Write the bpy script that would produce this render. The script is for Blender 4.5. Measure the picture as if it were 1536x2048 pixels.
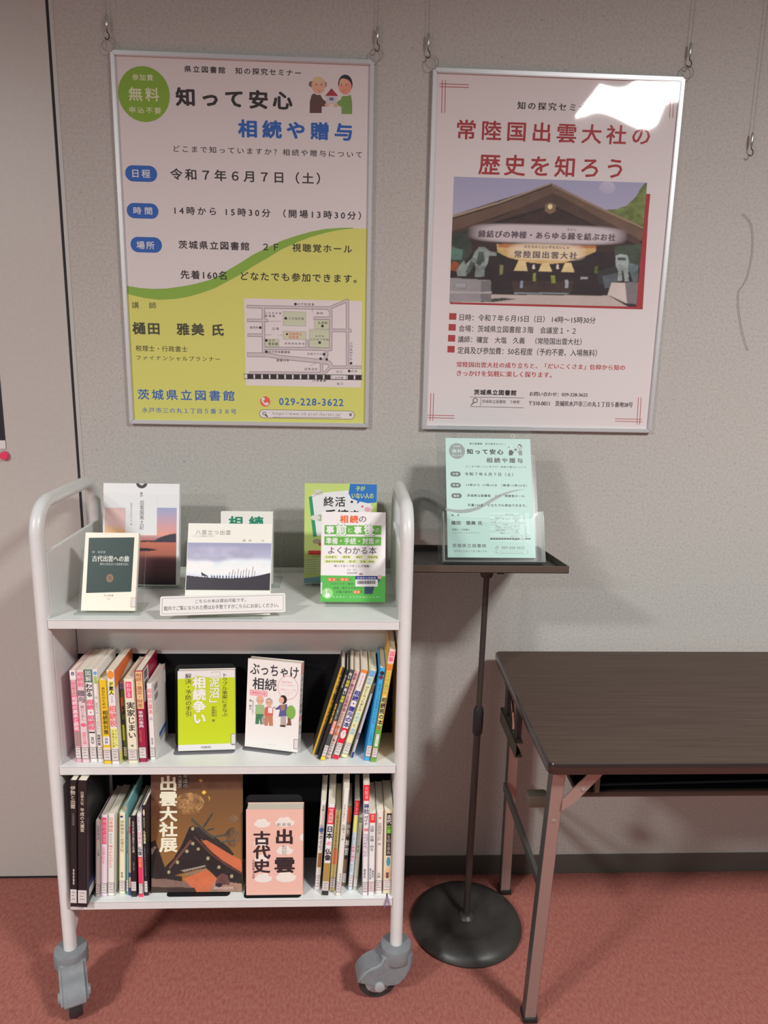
import bpy, bmesh, math, random
import numpy as np
from mathutils import Vector, Matrix
from mathutils.geometry import tessellate_polygon

for o in list(bpy.data.objects):
    bpy.data.objects.remove(o)
S = bpy.context.scene
COL = S.collection

# ------------------------------------------------------------------ camera
cam_data = bpy.data.cameras.new('camera')
cam = bpy.data.objects.new('camera', cam_data)
COL.objects.link(cam)
cam_data.sensor_fit = 'VERTICAL'
cam_data.sensor_height = 24.0
cam_data.lens = 24.0 * 1448.729 / 2048.0
cam_data.clip_start = 0.05
cam.matrix_world = Matrix([[0.9989379, -0.0108464, -0.0447824, 0.0], [-0.0415396, 0.2085816, -0.9771224, -1.808864], [0.0199391, 0.9779448, 0.2079095, 1.445145], [0, 0, 0, 1]])
S.camera = cam

# ------------------------------------------------------------------ world, lamps, exposure
world = bpy.data.worlds.new('room_light'); S.world = world; world.use_nodes = True
bg = world.node_tree.nodes['Background']
bg.inputs['Color'].default_value = (0.98, 0.96, 0.96, 1)
bg.inputs['Strength'].default_value = 0.165

def area(name, loc, sx, sy, power, color, target=None):
    d = bpy.data.lights.new(name, 'AREA'); d.shape = 'RECTANGLE'; d.size = sx; d.size_y = sy
    d.energy = power; d.color = color; d.spread = math.radians(164)
    o = bpy.data.objects.new(name, d); COL.objects.link(o); o.location = loc
    if target is not None:
        o.rotation_euler = (Vector(target) - Vector(loc)).to_track_quat('-Z', 'Y').to_euler()
    return o
area('ceiling_or_fill_lamp', (1.45, -2.20, 2.75), 0.46, 0.32, 90, (1.0, 0.99, 0.97))
area('ceiling_or_fill_lamp', (-2.05, -2.75, 2.75), 0.42, 0.30, 98, (1.0, 0.99, 0.97))
area('ceiling_or_fill_lamp', (-2.9, -4.5, 2.75), 0.42, 0.42, 105, (1.0, 0.995, 0.985))  # added fill lamp behind the camera, lifts the low upright surfaces

S.view_settings.view_transform = 'Standard'
S.view_settings.look = 'None'
S.view_settings.gamma = 1.0
S.view_settings.use_curve_mapping = False
S.view_settings.exposure = 0.0
S.cycles.max_bounces = 8
S.cycles.transparent_max_bounces = 24
S.cycles.use_denoising = True

# ------------------------------------------------------------------ materials
def principled(name, color, rough=0.5, metal=0.0, spec=0.5, coat=0.0):
    m = bpy.data.materials.new(name); m.use_nodes = True
    b = m.node_tree.nodes['Principled BSDF']
    b.inputs['Base Color'].default_value = (*color, 1)
    b.inputs['Roughness'].default_value = rough
    b.inputs['Metallic'].default_value = metal
    b.inputs['Specular IOR Level'].default_value = spec
    b.inputs['Coat Weight'].default_value = coat
    return m
def N(m, kind, **kw):
    n = m.node_tree.nodes.new(kind)
    for k, v in kw.items():
        setattr(n, k, v)
    return n
def L(m, a, b):
    m.node_tree.links.new(a, b)
def mottle(m, c1, c2, scale, rough_noise=None, bump=0.0, bscale=None, detail=4, stretch=(1, 1, 1), lo=.35, hi=.65, dist=.002):
    """noise between two colours, plus a fine relief"""
    b = m.node_tree.nodes['Principled BSDF']
    tc = N(m, 'ShaderNodeTexCoord'); mp = N(m, 'ShaderNodeMapping'); mp.inputs['Scale'].default_value = stretch
    L(m, tc.outputs['Object'], mp.inputs['Vector'])
    n = N(m, 'ShaderNodeTexNoise'); n.inputs['Scale'].default_value = scale; n.inputs['Detail'].default_value = detail
    L(m, mp.outputs[0], n.inputs['Vector'])
    r = N(m, 'ShaderNodeValToRGB'); r.color_ramp.elements[0].position = lo; r.color_ramp.elements[1].position = hi
    r.color_ramp.elements[0].color = (*c1, 1); r.color_ramp.elements[1].color = (*c2, 1)
    L(m, n.outputs[0], r.inputs[0]); L(m, r.outputs[0], b.inputs['Base Color'])
    if bump:
        n2 = N(m, 'ShaderNodeTexNoise'); n2.inputs['Scale'].default_value = bscale or scale; n2.inputs['Detail'].default_value = 6
        L(m, mp.outputs[0], n2.inputs['Vector'])
        bp = N(m, 'ShaderNodeBump'); bp.inputs['Strength'].default_value = bump; bp.inputs['Distance'].default_value = dist
        L(m, n2.outputs[0], bp.inputs['Height']); L(m, bp.outputs[0], b.inputs['Normal'])
    return m, mp, r

# plaster wall: fine sand relief, tiny dark pits
M_WALL = principled('wall_plaster', (.46, .44, .40), .85)
_, _mp, _r = mottle(M_WALL, (.445, .43, .40), (.525, .51, .475), 160, bump=.35, bscale=260, detail=6, lo=.3, hi=.62)
_v = N(M_WALL, 'ShaderNodeTexNoise'); _v.inputs['Scale'].default_value = 150; _v.inputs['Detail'].default_value = 3
L(M_WALL, _mp.outputs[0], _v.inputs['Vector'])
_vr = N(M_WALL, 'ShaderNodeValToRGB'); _vr.color_ramp.elements[0].position = .25; _vr.color_ramp.elements[1].position = .36
_vr.color_ramp.elements[0].color = (.5, .5, .5, 1); _vr.color_ramp.elements[1].color = (1, 1, 1, 1)
_mx = N(M_WALL, 'ShaderNodeMix', data_type='RGBA', blend_type='MULTIPLY'); _mx.inputs['Factor'].default_value = .8
L(M_WALL, _v.outputs[0], _vr.inputs[0]); L(M_WALL, _r.outputs[0], _mx.inputs['A']); L(M_WALL, _vr.outputs[0], _mx.inputs['B'])
L(M_WALL, _mx.outputs['Result'], M_WALL.node_tree.nodes['Principled BSDF'].inputs['Base Color'])
M_PANEL = principled('partition_panel', (.5, .47, .43), .42)
mottle(M_PANEL, (.49, .46, .425), (.51, .485, .445), 90, bump=.05, bscale=300)
M_TRIM = principled('trim_grey', (.50, .49, .46), .45)
M_DARKGAP = principled('dark_gap', (.012, .013, .015), .7)
M_BASE = principled('vinyl_baseboard', (.10, .092, .078), .55)
M_CARPET = principled('carpet', (.40, .13, .10), .95, spec=.15)
mottle(M_CARPET, (.345, .105, .094), (.415, .165, .122), 170, bump=.8, bscale=650, detail=6, stretch=(1.0, .45, 1), dist=.003)
M_WHITE = principled('white_enamel', (.74, .72, .69), .32, coat=.25)
mottle(M_WHITE, (.715, .722, .712), (.740, .746, .736), 40, bump=.04, bscale=700)
M_SHELF = principled('shelf_enamel', (.74, .73, .70), .4)
mottle(M_SHELF, (.720, .728, .716), (.745, .752, .740), 40, bump=.05, bscale=600)
M_BLACKFELT = principled('black_board', (.010, .010, .011), .9, spec=.1)
M_GREYPL = principled('grey_plastic', (.20, .215, .23), .55)
mottle(M_GREYPL, (.195, .205, .22), (.22, .235, .25), 60, bump=.12, bscale=900)
M_RUBBER = principled('black_rubber', (.03, .03, .033), .6)
M_HUB = principled('hub_plastic', (.36, .37, .38), .4)
M_STAND = principled('dark_metal_stand', (.060, .050, .044), .38, metal=.35)
M_BASEM = principled('cast_base', (.045, .043, .040), .42, metal=.25)
mottle(M_BASEM, (.040, .038, .036), (.055, .052, .048), 25, bump=.05, bscale=300)
M_BLACKPL = principled('black_plastic', (.015, .015, .016), .4)
M_TRAY = principled('tray_metal', (.115, .095, .075), .45, metal=.4)
M_TRAYIN = principled('tray_inside', (.040, .035, .032), .5)
M_CHROME = principled('polished_metal', (.62, .58, .52), .22, metal=1)
M_FRAME = principled('brushed_aluminium', (.66, .67, .68), .40, metal=.45)
M_WIRE = principled('hanging_wire', (.28, .25, .24), .5)
M_PINKMAG = principled('pink_plastic', (.80, .05, .14), .2, coat=.5)
M_LEG = principled('leg_metal', (.37, .265, .235), .40, metal=.4)
M_LEGD = principled('leg_side', (.13, .13, .12), .35, metal=.5)
M_EDGE = principled('edge_vinyl', (.024, .014, .012), .22, coat=.6)
M_LOCK = principled('olive_lock_plate', (.060, .050, .034), .5)
M_LOCKL = principled('tan_bumper', (.13, .105, .075), .55)
M_RACK = principled('rack_brown', (.055, .035, .028), .5)
M_RIVET = principled('rivet', (.42, .40, .36), .35, metal=.6)
M_RIB = principled('purple_ribbon', (.22, .13, .30), .5)
M_BOOKEND = principled('bookend_steel', (.012, .012, .013), .6, spec=.2)
M_BOOKENDG = principled('bookend_grey_sheen', (.17, .17, .18), .4)  # light reflected by the black base plates, put into their colour as grey
# woodgrain laminate, fine stripes across the table
M_TOP = principled('woodgrain_laminate', (.12, .075, .055), .5, spec=.3)
_, _mp, _ = mottle(M_TOP, (.060, .037, .028), (.092, .060, .046), 14, detail=8, stretch=(.35, 16, 1), lo=.3, hi=.7)

def attr_mat(name, rough, coat=0.0):
    m = principled(name, (.8, .8, .8), rough, coat=coat)
    a = N(m, 'ShaderNodeAttribute'); a.attribute_name = 'Ink'
    L(m, a.outputs['Color'], m.node_tree.nodes['Principled BSDF'].inputs['Base Color'])
    return m
M_INK = attr_mat('printed_ink', .45)
M_INKM = attr_mat('matt_print', .7)
def paint(name, c, rough=.45, coat=0):
    return principled(name, c, rough, coat=coat)

def clear(name, tint, gl, edge=False, k=.04):
    m = bpy.data.materials.new(name); m.use_nodes = True
    nt = m.node_tree; nt.nodes.remove(nt.nodes['Principled BSDF']); out = nt.nodes['Material Output']
    tr = nt.nodes.new('ShaderNodeBsdfTransparent'); tr.inputs[0].default_value = (*tint, 1)
    g = nt.nodes.new('ShaderNodeBsdfGlossy'); g.inputs['Roughness'].default_value = gl
    # Schlick reflectance, the same from both faces of the thin sheet
    ge = nt.nodes.new('ShaderNodeNewGeometry'); dt = nt.nodes.new('ShaderNodeVectorMath'); dt.operation = 'DOT_PRODUCT'
    nt.links.new(ge.outputs['Normal'], dt.inputs[0]); nt.links.new(ge.outputs['Incoming'], dt.inputs[1])
    def mt(op, a, b=None):
        n = nt.nodes.new('ShaderNodeMath'); n.operation = op
        for i, v in enumerate((a, b)):
            if v is None: continue
            if isinstance(v, (int, float)): n.inputs[i].default_value = v
            else: nt.links.new(v, n.inputs[i])
        return n.outputs[0]
    fac = mt('ADD', mt('MULTIPLY', mt('POWER', mt('SUBTRACT', 1.0, mt('ABSOLUTE', dt.outputs['Value'])), 5.0), .9 if k > .03 else .35), k)
    mx = nt.nodes.new('ShaderNodeMixShader')
    nt.links.new(fac, mx.inputs[0]); nt.links.new(tr.outputs[0], mx.inputs[1]); nt.links.new(g.outputs[0], mx.inputs[2])
    last = mx
    if edge:
        d = nt.nodes.new('ShaderNodeBsdfDiffuse'); d.inputs[0].default_value = (.62, .66, .62, 1)
        m2 = nt.nodes.new('ShaderNodeMixShader'); m2.inputs[0].default_value = .38
        nt.links.new(mx.outputs[0], m2.inputs[1]); nt.links.new(d.outputs[0], m2.inputs[2]); last = m2
    nt.links.new(last.outputs[0], out.inputs[0])
    return m
M_FILM = clear('clear_film', (.98, .98, .98), .03)
M_ACR = clear('clear_acrylic', (.955, .965, .96), .22, k=.014)
M_ACRE = clear('acrylic_edge', (.85, .88, .86), .1, True)

# ------------------------------------------------------------------ object helpers
def thing(name, label, cat, loc=(0, 0, 0), rot=(0, 0, 0), group=None):
    o = bpy.data.objects.new(name, None); COL.objects.link(o)
    o.location = loc; o.rotation_euler = rot; o.empty_display_size = .05
    o['label'] = label; o['category'] = cat
    if group: o['group'] = group
    return o
def tag(o, label, cat, group=None):
    o['label'] = label; o['category'] = cat
    if group: o['group'] = group
    return o
def link(name, me, parent=None, mats=(), label=None):
    o = bpy.data.objects.new(name, me); COL.objects.link(o)
    for m in mats: me.materials.append(m)
    if parent: o.parent = parent
    if label: o['label'] = label
    return o
def fin(bm, name, mats, parent=None, smooth=False, label=None):
    me = bpy.data.meshes.new(name)
    bmesh.ops.recalc_face_normals(bm, faces=bm.faces)
    bm.to_mesh(me); bm.free()
    if smooth:
        for p in me.polygons: p.use_smooth = True
        try: me.set_sharp_from_angle(angle=math.radians(40))
        except Exception: pass
    if not isinstance(mats, (list, tuple)): mats = [mats]
    return link(name, me, parent, mats, label)
def struct(o):
    o['kind'] = 'structure'; return o
def bx(bm, x0, x1, y0, y1, z0, z1, bev=0, mat=0):
    r = bmesh.ops.create_cube(bm, size=1)
    vs = r['verts']
    for v in vs:
        v.co = Vector((x0 + (v.co.x + .5) * (x1 - x0), y0 + (v.co.y + .5) * (y1 - y0), z0 + (v.co.z + .5) * (z1 - z0)))
    fs = {f for v in vs for f in v.link_faces}
    for f in fs: f.material_index = mat
    if bev:
        es = list({e for v in vs for e in v.link_edges})
        r2 = bmesh.ops.bevel(bm, geom=es, offset=bev, segments=2, profile=.5, affect='EDGES')
        for f in r2['faces']: f.material_index = mat
def tube(bm, pts, r, n=12, cap=True, mat=0, radii=None):
    pts = [Vector(p) for p in pts]
    rings = []
    ref = None
    for i, p in enumerate(pts):
        if i == 0: t = pts[1] - p
        elif i == len(pts) - 1: t = p - pts[i - 1]
        else: t = (pts[i + 1] - p).normalized() + (p - pts[i - 1]).normalized()
        t.normalize()
        if ref is None:
            ref = Vector((1, 0, 0)) if abs(t.x) < .9 else Vector((0, 1, 0))
        a = (ref - t * ref.dot(t)).normalized(); ref = a
        b = t.cross(a)
        rr = radii[i] if radii else r
        rings.append([bm.verts.new(p + (a * math.cos(2 * math.pi * k / n) + b * math.sin(2 * math.pi * k / n)) * rr) for k in range(n)])
    for A, B in zip(rings, rings[1:]):
        for k in range(n):
            f = bm.faces.new((A[k], A[(k + 1) % n], B[(k + 1) % n], B[k])); f.material_index = mat
    if cap:
        for R in (rings[0], rings[-1]):
            f = bm.faces.new(R); f.material_index = mat
def lathe(bm, prof, n=32, c=(0, 0, 0), axis='z', mat=0):
    c = Vector(c); rings = []
    for r, h in prof:
        ring = []
        for k in range(n):
            a = 2 * math.pi * k / n; u, v = r * math.cos(a), r * math.sin(a)
            p = Vector((u, v, h)) if axis == 'z' else (Vector((u, h, v)) if axis == 'y' else Vector((h, u, v)))
            ring.append(bm.verts.new(c + p))
        rings.append(ring)
    for A, B in zip(rings, rings[1:]):
        for k in range(n):
            f = bm.faces.new((A[k], A[(k + 1) % n], B[(k + 1) % n], B[k])); f.material_index = mat
    for R in (rings[0], rings[-1]):
        f = bm.faces.new(R); f.material_index = mat
def extrude_poly(bm, pts, y0, y1, mat=0, plane='xz'):
    """closed outline in a plane, given a thickness"""
    def P(a, b, t):
        return Vector((a, t, b)) if plane == 'xz' else (Vector((t, a, b)) if plane == 'yz' else Vector((a, b, t)))
    A = [bm.verts.new(P(a, b, y0)) for a, b in pts]; B = [bm.verts.new(P(a, b, y1)) for a, b in pts]
    n = len(pts)
    fs = [bm.faces.new(A), bm.faces.new(list(reversed(B)))]
    for i in range(n): fs.append(bm.faces.new((A[i], A[(i + 1) % n], B[(i + 1) % n], B[i])))
    for f in fs: f.material_index = mat
def rrect(x0, z0, x1, z1, r, n=5):
    out = []
    r = min(r, (x1 - x0) / 2 - 1e-6, (z1 - z0) / 2 - 1e-6)
    for cx, cz, a0 in ((x1 - r, z1 - r, 0), (x0 + r, z1 - r, 90), (x0 + r, z0 + r, 180), (x1 - r, z0 + r, 270)):
        for k in range(n + 1):
            a = math.radians(a0 + 90 * k / n); out.append((cx + r * math.cos(a), cz + r * math.sin(a)))
    return out

# ------------------------------------------------------------------ lettering and print
_cache = {}
def _ring(r, n): return [(r * math.cos(2 * math.pi * k / n + .4), r * math.sin(2 * math.pi * k / n + .4)) for k in range(n)]
SHIFT = {0: [(0, 0)], 1: [(-.008, -.004), (.008, .004)], 2: [(0, 0)] + _ring(.018, 5), 3: [(0, 0)] + _ring(.036, 8), 4: [(0, 0), (.026, 0), (-.026, 0)]}
def glyphs(txt, st, vertical=False, space=1.0):
    key = (txt, st, vertical, space)
    if key in _cache: return _cache[key]
    c = bpy.data.curves.new('lettering', 'FONT'); c.resolution_u = 2
    if vertical:
        t = txt.replace('ー', '｜').replace('〜', '｜').replace('（', '︵').replace('）', '︶').replace('「', '﹁').replace('」', '﹂')
        c.body = '\n'.join(t); c.align_x = 'CENTER'; c.space_line = 1.0
    else:
        c.body = txt; c.space_character = space
    o = bpy.data.objects.new('lettering', c); COL.objects.link(o)
    dg = bpy.context.evaluated_depsgraph_get()
    me = bpy.data.meshes.new_from_object(o.evaluated_get(dg), depsgraph=dg)
    n = len(me.vertices); co = np.empty(n * 3, np.float64); me.vertices.foreach_get('co', co); co = co.reshape(-1, 3)[:, :2].copy()
    fs = [tuple(p.vertices) for p in me.polygons]
    sh = SHIFT[st]
    if len(sh) > 1 and n:     # heavier weights: the outline restruck a hair to each side
        fs = [tuple(i + n * k for i in f) for k in range(len(sh)) for f in fs]
        co = np.concatenate([co + list(d) for d in sh])
    bpy.data.objects.remove(o); bpy.data.curves.remove(c); bpy.data.meshes.remove(me)
    _cache[key] = (co, fs, len(sh))
    return _cache[key]

def raster(shapes, nx, ny, noise=.10, seed=1):
    """a printed photograph as a grid of ink colours"""
    rng = np.random.RandomState(seed)
    yy, xx = np.mgrid[0:ny, 0:nx]; X = xx / (nx - 1.0); Y = yy / (ny - 1.0)
    def lin(c):
        c = np.array(c) / 255.0
        return np.where(c <= .04045, c / 12.92, ((c + .055) / 1.055) ** 2.4) * 1.35
    def fbm(cells):
        out = np.zeros((ny, nx))
        for k, a in ((cells, 1.0), (cells * 3, .6), (cells * 8, .4)):
            g = rng.rand(k + 2, k + 2); fx = X * k; fy = Y * k
            ix = fx.astype(int); iy = fy.astype(int); tx = fx - ix; ty = fy - iy
            out += a * ((g[iy, ix] * (1 - tx) + g[iy, ix + 1] * tx) * (1 - ty) + (g[iy + 1, ix] * (1 - tx) + g[iy + 1, ix + 1] * tx) * ty - .5)
        return out
    img = np.zeros((ny, nx, 3))
    F = fbm(14)
    for sh in shapes:
        k = sh[0]
        if k == 'blur':
            for _ in range(sh[1]):
                P_ = np.pad(img, ((1, 1), (1, 1), (0, 0)), 'edge'); img = (P_[:-2, 1:-1] + P_[2:, 1:-1] + P_[1:-1, :-2] + P_[1:-1, 2:] + 2 * img) / 6
            continue
        if k == 'grad':
            a, b = lin(sh[1]), lin(sh[2]); img[:] = b + (a - b) * (Y[..., None]); continue
        if k == 'hgrad':      # vertical blend limited to a band
            y0, y1, a, b = sh[1], sh[2], lin(sh[3]), lin(sh[4]); m = (Y >= y0) & (Y <= y1)
            t = ((Y - y0) / (y1 - y0))[..., None]; img[m] = (a + (b - a) * t)[m]; continue
        pts = sh[1]; col = lin(sh[2]); nz = sh[3] if len(sh) > 3 else noise
        if k == 'p':
            ins = np.zeros((ny, nx), bool); j = len(pts) - 1
            for i in range(len(pts)):
                xi, yi = pts[i]; xj, yj = pts[j]
                c = ((yi > Y) != (yj > Y)) & (X < (xj - xi) * (Y - yi) / ((yj - yi) or 1e-9) + xi)
                ins ^= c; j = i
            m = ins
        else:
            cx, cy = pts[0]; rx = abs(pts[1][0] - cx) or .01; ry = abs(pts[2][1] - cy) or .01
            d = ((X - cx) / rx) ** 2 + ((Y - cy) / ry) ** 2
            if k == 'glow':
                d4 = ((X - cx) / rx) ** 4 + ((Y - cy) / ry) ** 4
                a = np.clip(1.45 - d4, 0, 1)[..., None] * .8
                img = img * (1 - a) + col * a; continue
            m = d <= 1
            if nz >= .3: m &= (rng.rand(ny, nx) < .75)
        t = 1 + nz * 2.2 * F[m][:, None] + nz * .5 * (rng.rand(int(m.sum()), 1) - .5)
        img[m] = col * np.clip(t, .15, 2.2)
    return np.clip(img, 0, .9)

def sheet_print(name, items, parent, origin, ux, vy, rasters=None, mat=None, gap=.00022, step=.00007, clip=None):
    """items in sheet units; origin/ux/vy place the sheet; every item lies a hair above what it overlaps"""
    O = Vector(origin); U = Vector(ux); V = Vector(vy); Wn = U.cross(V).normalized()
    vs, fs, cs = [], [], []
    placed = []
    def emit(co, faces, col, bb, cols=None, ncp=1):
        lay = 0
        for (b, l, c_) in placed:
            if bb[0] < b[2] and bb[2] > b[0] and bb[1] < b[3] and bb[3] > b[1]:
                l2 = l if c_ == col else l + 1
                if l2 > lay: lay = l2
        lay = min(lay, 14); placed.append((bb, lay, col))
        base = len(vs); off = Wn * (gap + lay * step)
        off = off + Wn * ((len(placed) % 12) * 2.5e-6)
        per = max(1, len(co) // ncp)
        for i, (u, v) in enumerate(co): vs.append(O + U * float(u) + V * float(v) + off + Wn * (4e-6 * (i // per)))
        for f in faces: fs.append([i + base for i in f])
        if cols is None: cs.extend([(*col, 1)] * len(co))
        else: cs.extend(cols)
    def poly(pts, col):
        if clip:
            for ax, lim, sg in ((0, 0, 1), (0, clip[0], -1), (1, 0, 1), (1, clip[1], -1)):
                out = []
                for i in range(len(pts)):
                    p, q = pts[i - 1], pts[i]; dp, dq = (p[ax] - lim) * sg, (q[ax] - lim) * sg
                    if (dp >= 0) != (dq >= 0):
                        t_ = dp / (dp - dq); out.append((p[0] + (q[0] - p[0]) * t_, p[1] + (q[1] - p[1]) * t_))
                    if dq >= 0: out.append(q)
                pts = out
                if len(pts) < 3: return
        us = [a for a, b in pts]; ws = [b for a, b in pts]
        tri = tessellate_polygon([[Vector((a, b, 0)) for a, b in pts]]) if len(pts) > 4 else [list(range(len(pts)))]
        emit(pts, [list(t) for t in tri], col, (min(us), min(ws), max(us), max(ws)))
    for it in items:
        k = it[0]
        if k == 't' or k == 'v':
            _, txt, u0, v0, u1, v1, col, st = it
            co, f, ncp = glyphs(txt, st, k == 'v')
            if not len(co): continue
            if k == 't' and len(txt) > 1:      # open letter spacing rather than stretched letters
                w0, h0 = co.max(0) - co.min(0); want = (u1 - u0) / (v1 - v0) * h0
                if want > w0 * 1.06:
                    sp = round(1 + (want - w0) / (len(txt) - 1) / (w0 / (len(txt) - .15)), 2)
                    co, f, ncp = glyphs(txt, st, False, min(sp, 3.0))
            c = co.copy()
            if k == 'v':
                n = len(txt); ch = (v1 - v0) / n
                sx = min((u1 - u0), ch * 1.25); mn = co.min(0); mx_ = co.max(0)
                c[:, 0] = (u0 + u1) / 2 + (co[:, 0] - (mn[0] + mx_[0]) / 2) * min((u1 - u0) / max(mx_[0] - mn[0], .5), ch * 1.35)
                c[:, 1] = v1 - ch * .12 - (mx_[1] - co[:, 1]) * (v1 - v0 - ch * .2) / max(mx_[1] - mn[1], .3)
            else:
                mn = co.min(0); mx_ = co.max(0)
                sx = (u1 - u0) / max(mx_[0] - mn[0], 1e-4); sy = (v1 - v0) / max(mx_[1] - mn[1], 1e-4)
                c[:, 0] = u0 + (co[:, 0] - mn[0]) * sx
                c[:, 1] = v0 + (co[:, 1] - mn[1]) * sy
            emit(c, f, col, (u0, v0, u1, v1), None, ncp)
        elif k == 'p':
            poly(it[1], it[2])
        elif k == 'r':
            _, u0, v0, u1, v1, col, rad = it
            poly(rrect(u0, v0, u1, v1, rad) if rad else [(u0, v0), (u1, v0), (u1, v1), (u0, v1)], col)
        elif k == 'e':
            _, cu, cv, ru, rv, col = it
            poly([(cu + ru * math.cos(a * math.pi / 14), cv + rv * math.sin(a * math.pi / 14)) for a in range(28)], col)
        elif k == 'l':
            _, pts, wd, col = it
            for (a, b), (c_, d) in zip(pts, pts[1:]):
                dx, dy = c_ - a, d - b; ln = math.hypot(dx, dy) or 1; nx_, ny_ = -dy / ln * wd / 2, dx / ln * wd / 2
                ex, ey = dx / ln * wd * .3, dy / ln * wd * .3
                q = [(a + nx_ - ex, b + ny_ - ey), (a - nx_ - ex, b - ny_ - ey), (c_ - nx_ + ex, d - ny_ + ey), (c_ + nx_ + ex, d + ny_ + ey)]
                poly(q, col)
        elif k == 'raster':
            _, key, u0, v0, u1, v1 = it
            img = rasters[key]; ny, nx = img.shape[:2]
            co = [(u0 + (u1 - u0) * i / (nx - 1), v0 + (v1 - v0) * j / (ny - 1)) for j in range(ny) for i in range(nx)]
            f = [[j * nx + i, j * nx + i + 1, (j + 1) * nx + i + 1, (j + 1) * nx + i] for j in range(ny - 1) for i in range(nx - 1)]
            cols = [(float(c[0]), float(c[1]), float(c[2]), 1.0) for c in img.reshape(-1, 3)]
            emit(co, f, None, (u0, v0, u1, v1), cols)
    me = bpy.data.meshes.new(name); me.from_pydata(vs, [], fs)
    at = me.color_attributes.new('Ink', 'FLOAT_COLOR', 'POINT')
    at.data.foreach_set('color', np.array(cs, np.float32).ravel())
    o = link(name, me, parent, [mat or M_INK])
    return o

def spine_items(items, w, h):
    """fractions (0..1 across, 0 top .. 1 bottom) to metres"""
    out = []
    for it in items:
        k = it[0]
        if k == 'r': out.append(('r', it[1] * w, (1 - it[4]) * h, it[3] * w, (1 - it[2]) * h, lin3(it[5]), 0))
        elif k == 'v':
            _, tx, xc, y0, y1, wf, col = it[:7]; st = it[7] if len(it) > 7 else 0
            out.append(('v', tx, (xc - wf / 2) * w, (1 - y1) * h, (xc + wf / 2) * w, (1 - y0) * h, lin3(col), st))
        elif k == 't2':
            _, tx, xc, y0, wf, hf, col = it; out.append(('t', tx, (xc - wf / 2) * w, (1 - y0 - hf) * h, (xc + wf / 2) * w, (1 - y0) * h, lin3(col), 3))
        elif k == 'e': out.append(('e', it[1] * w, (1 - it[2]) * h, it[3] * w, it[4] * h, lin3(it[5])))
        elif k == 'p3':
            _, x0, y0, x1, y1, col = it; out.append(('p', [(x0 * w, (1 - y1) * h), (x1 * w, (1 - y1) * h), ((x0 + x1) / 2 * w, (1 - y0) * h)], lin3(col)))
    return out
def side_items(items, w, h):
    out = []
    for it in items:
        if it[0] == 'r': out.append(('r', it[1] * w, it[2] * h, it[3] * w, it[4] * h, lin3(it[5]), 0))
        elif it[0] == 'p': out.append(('p', [(a * w, b * h) for a, b in it[1]], lin3(it[2])))
        elif it[0] == 'l': out.append(('l', [(a * w, b * h) for a, b in it[1]], .0012, lin3(it[2])))
    return out
def lin3(c, g=1.45):
    r = []
    for v in c:
        v /= 255.0; v = v / 12.92 if v <= .04045 else ((v + .055) / 1.055) ** 2.4
        r.append(min(.88, v * g))
    return tuple(r)

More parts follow.
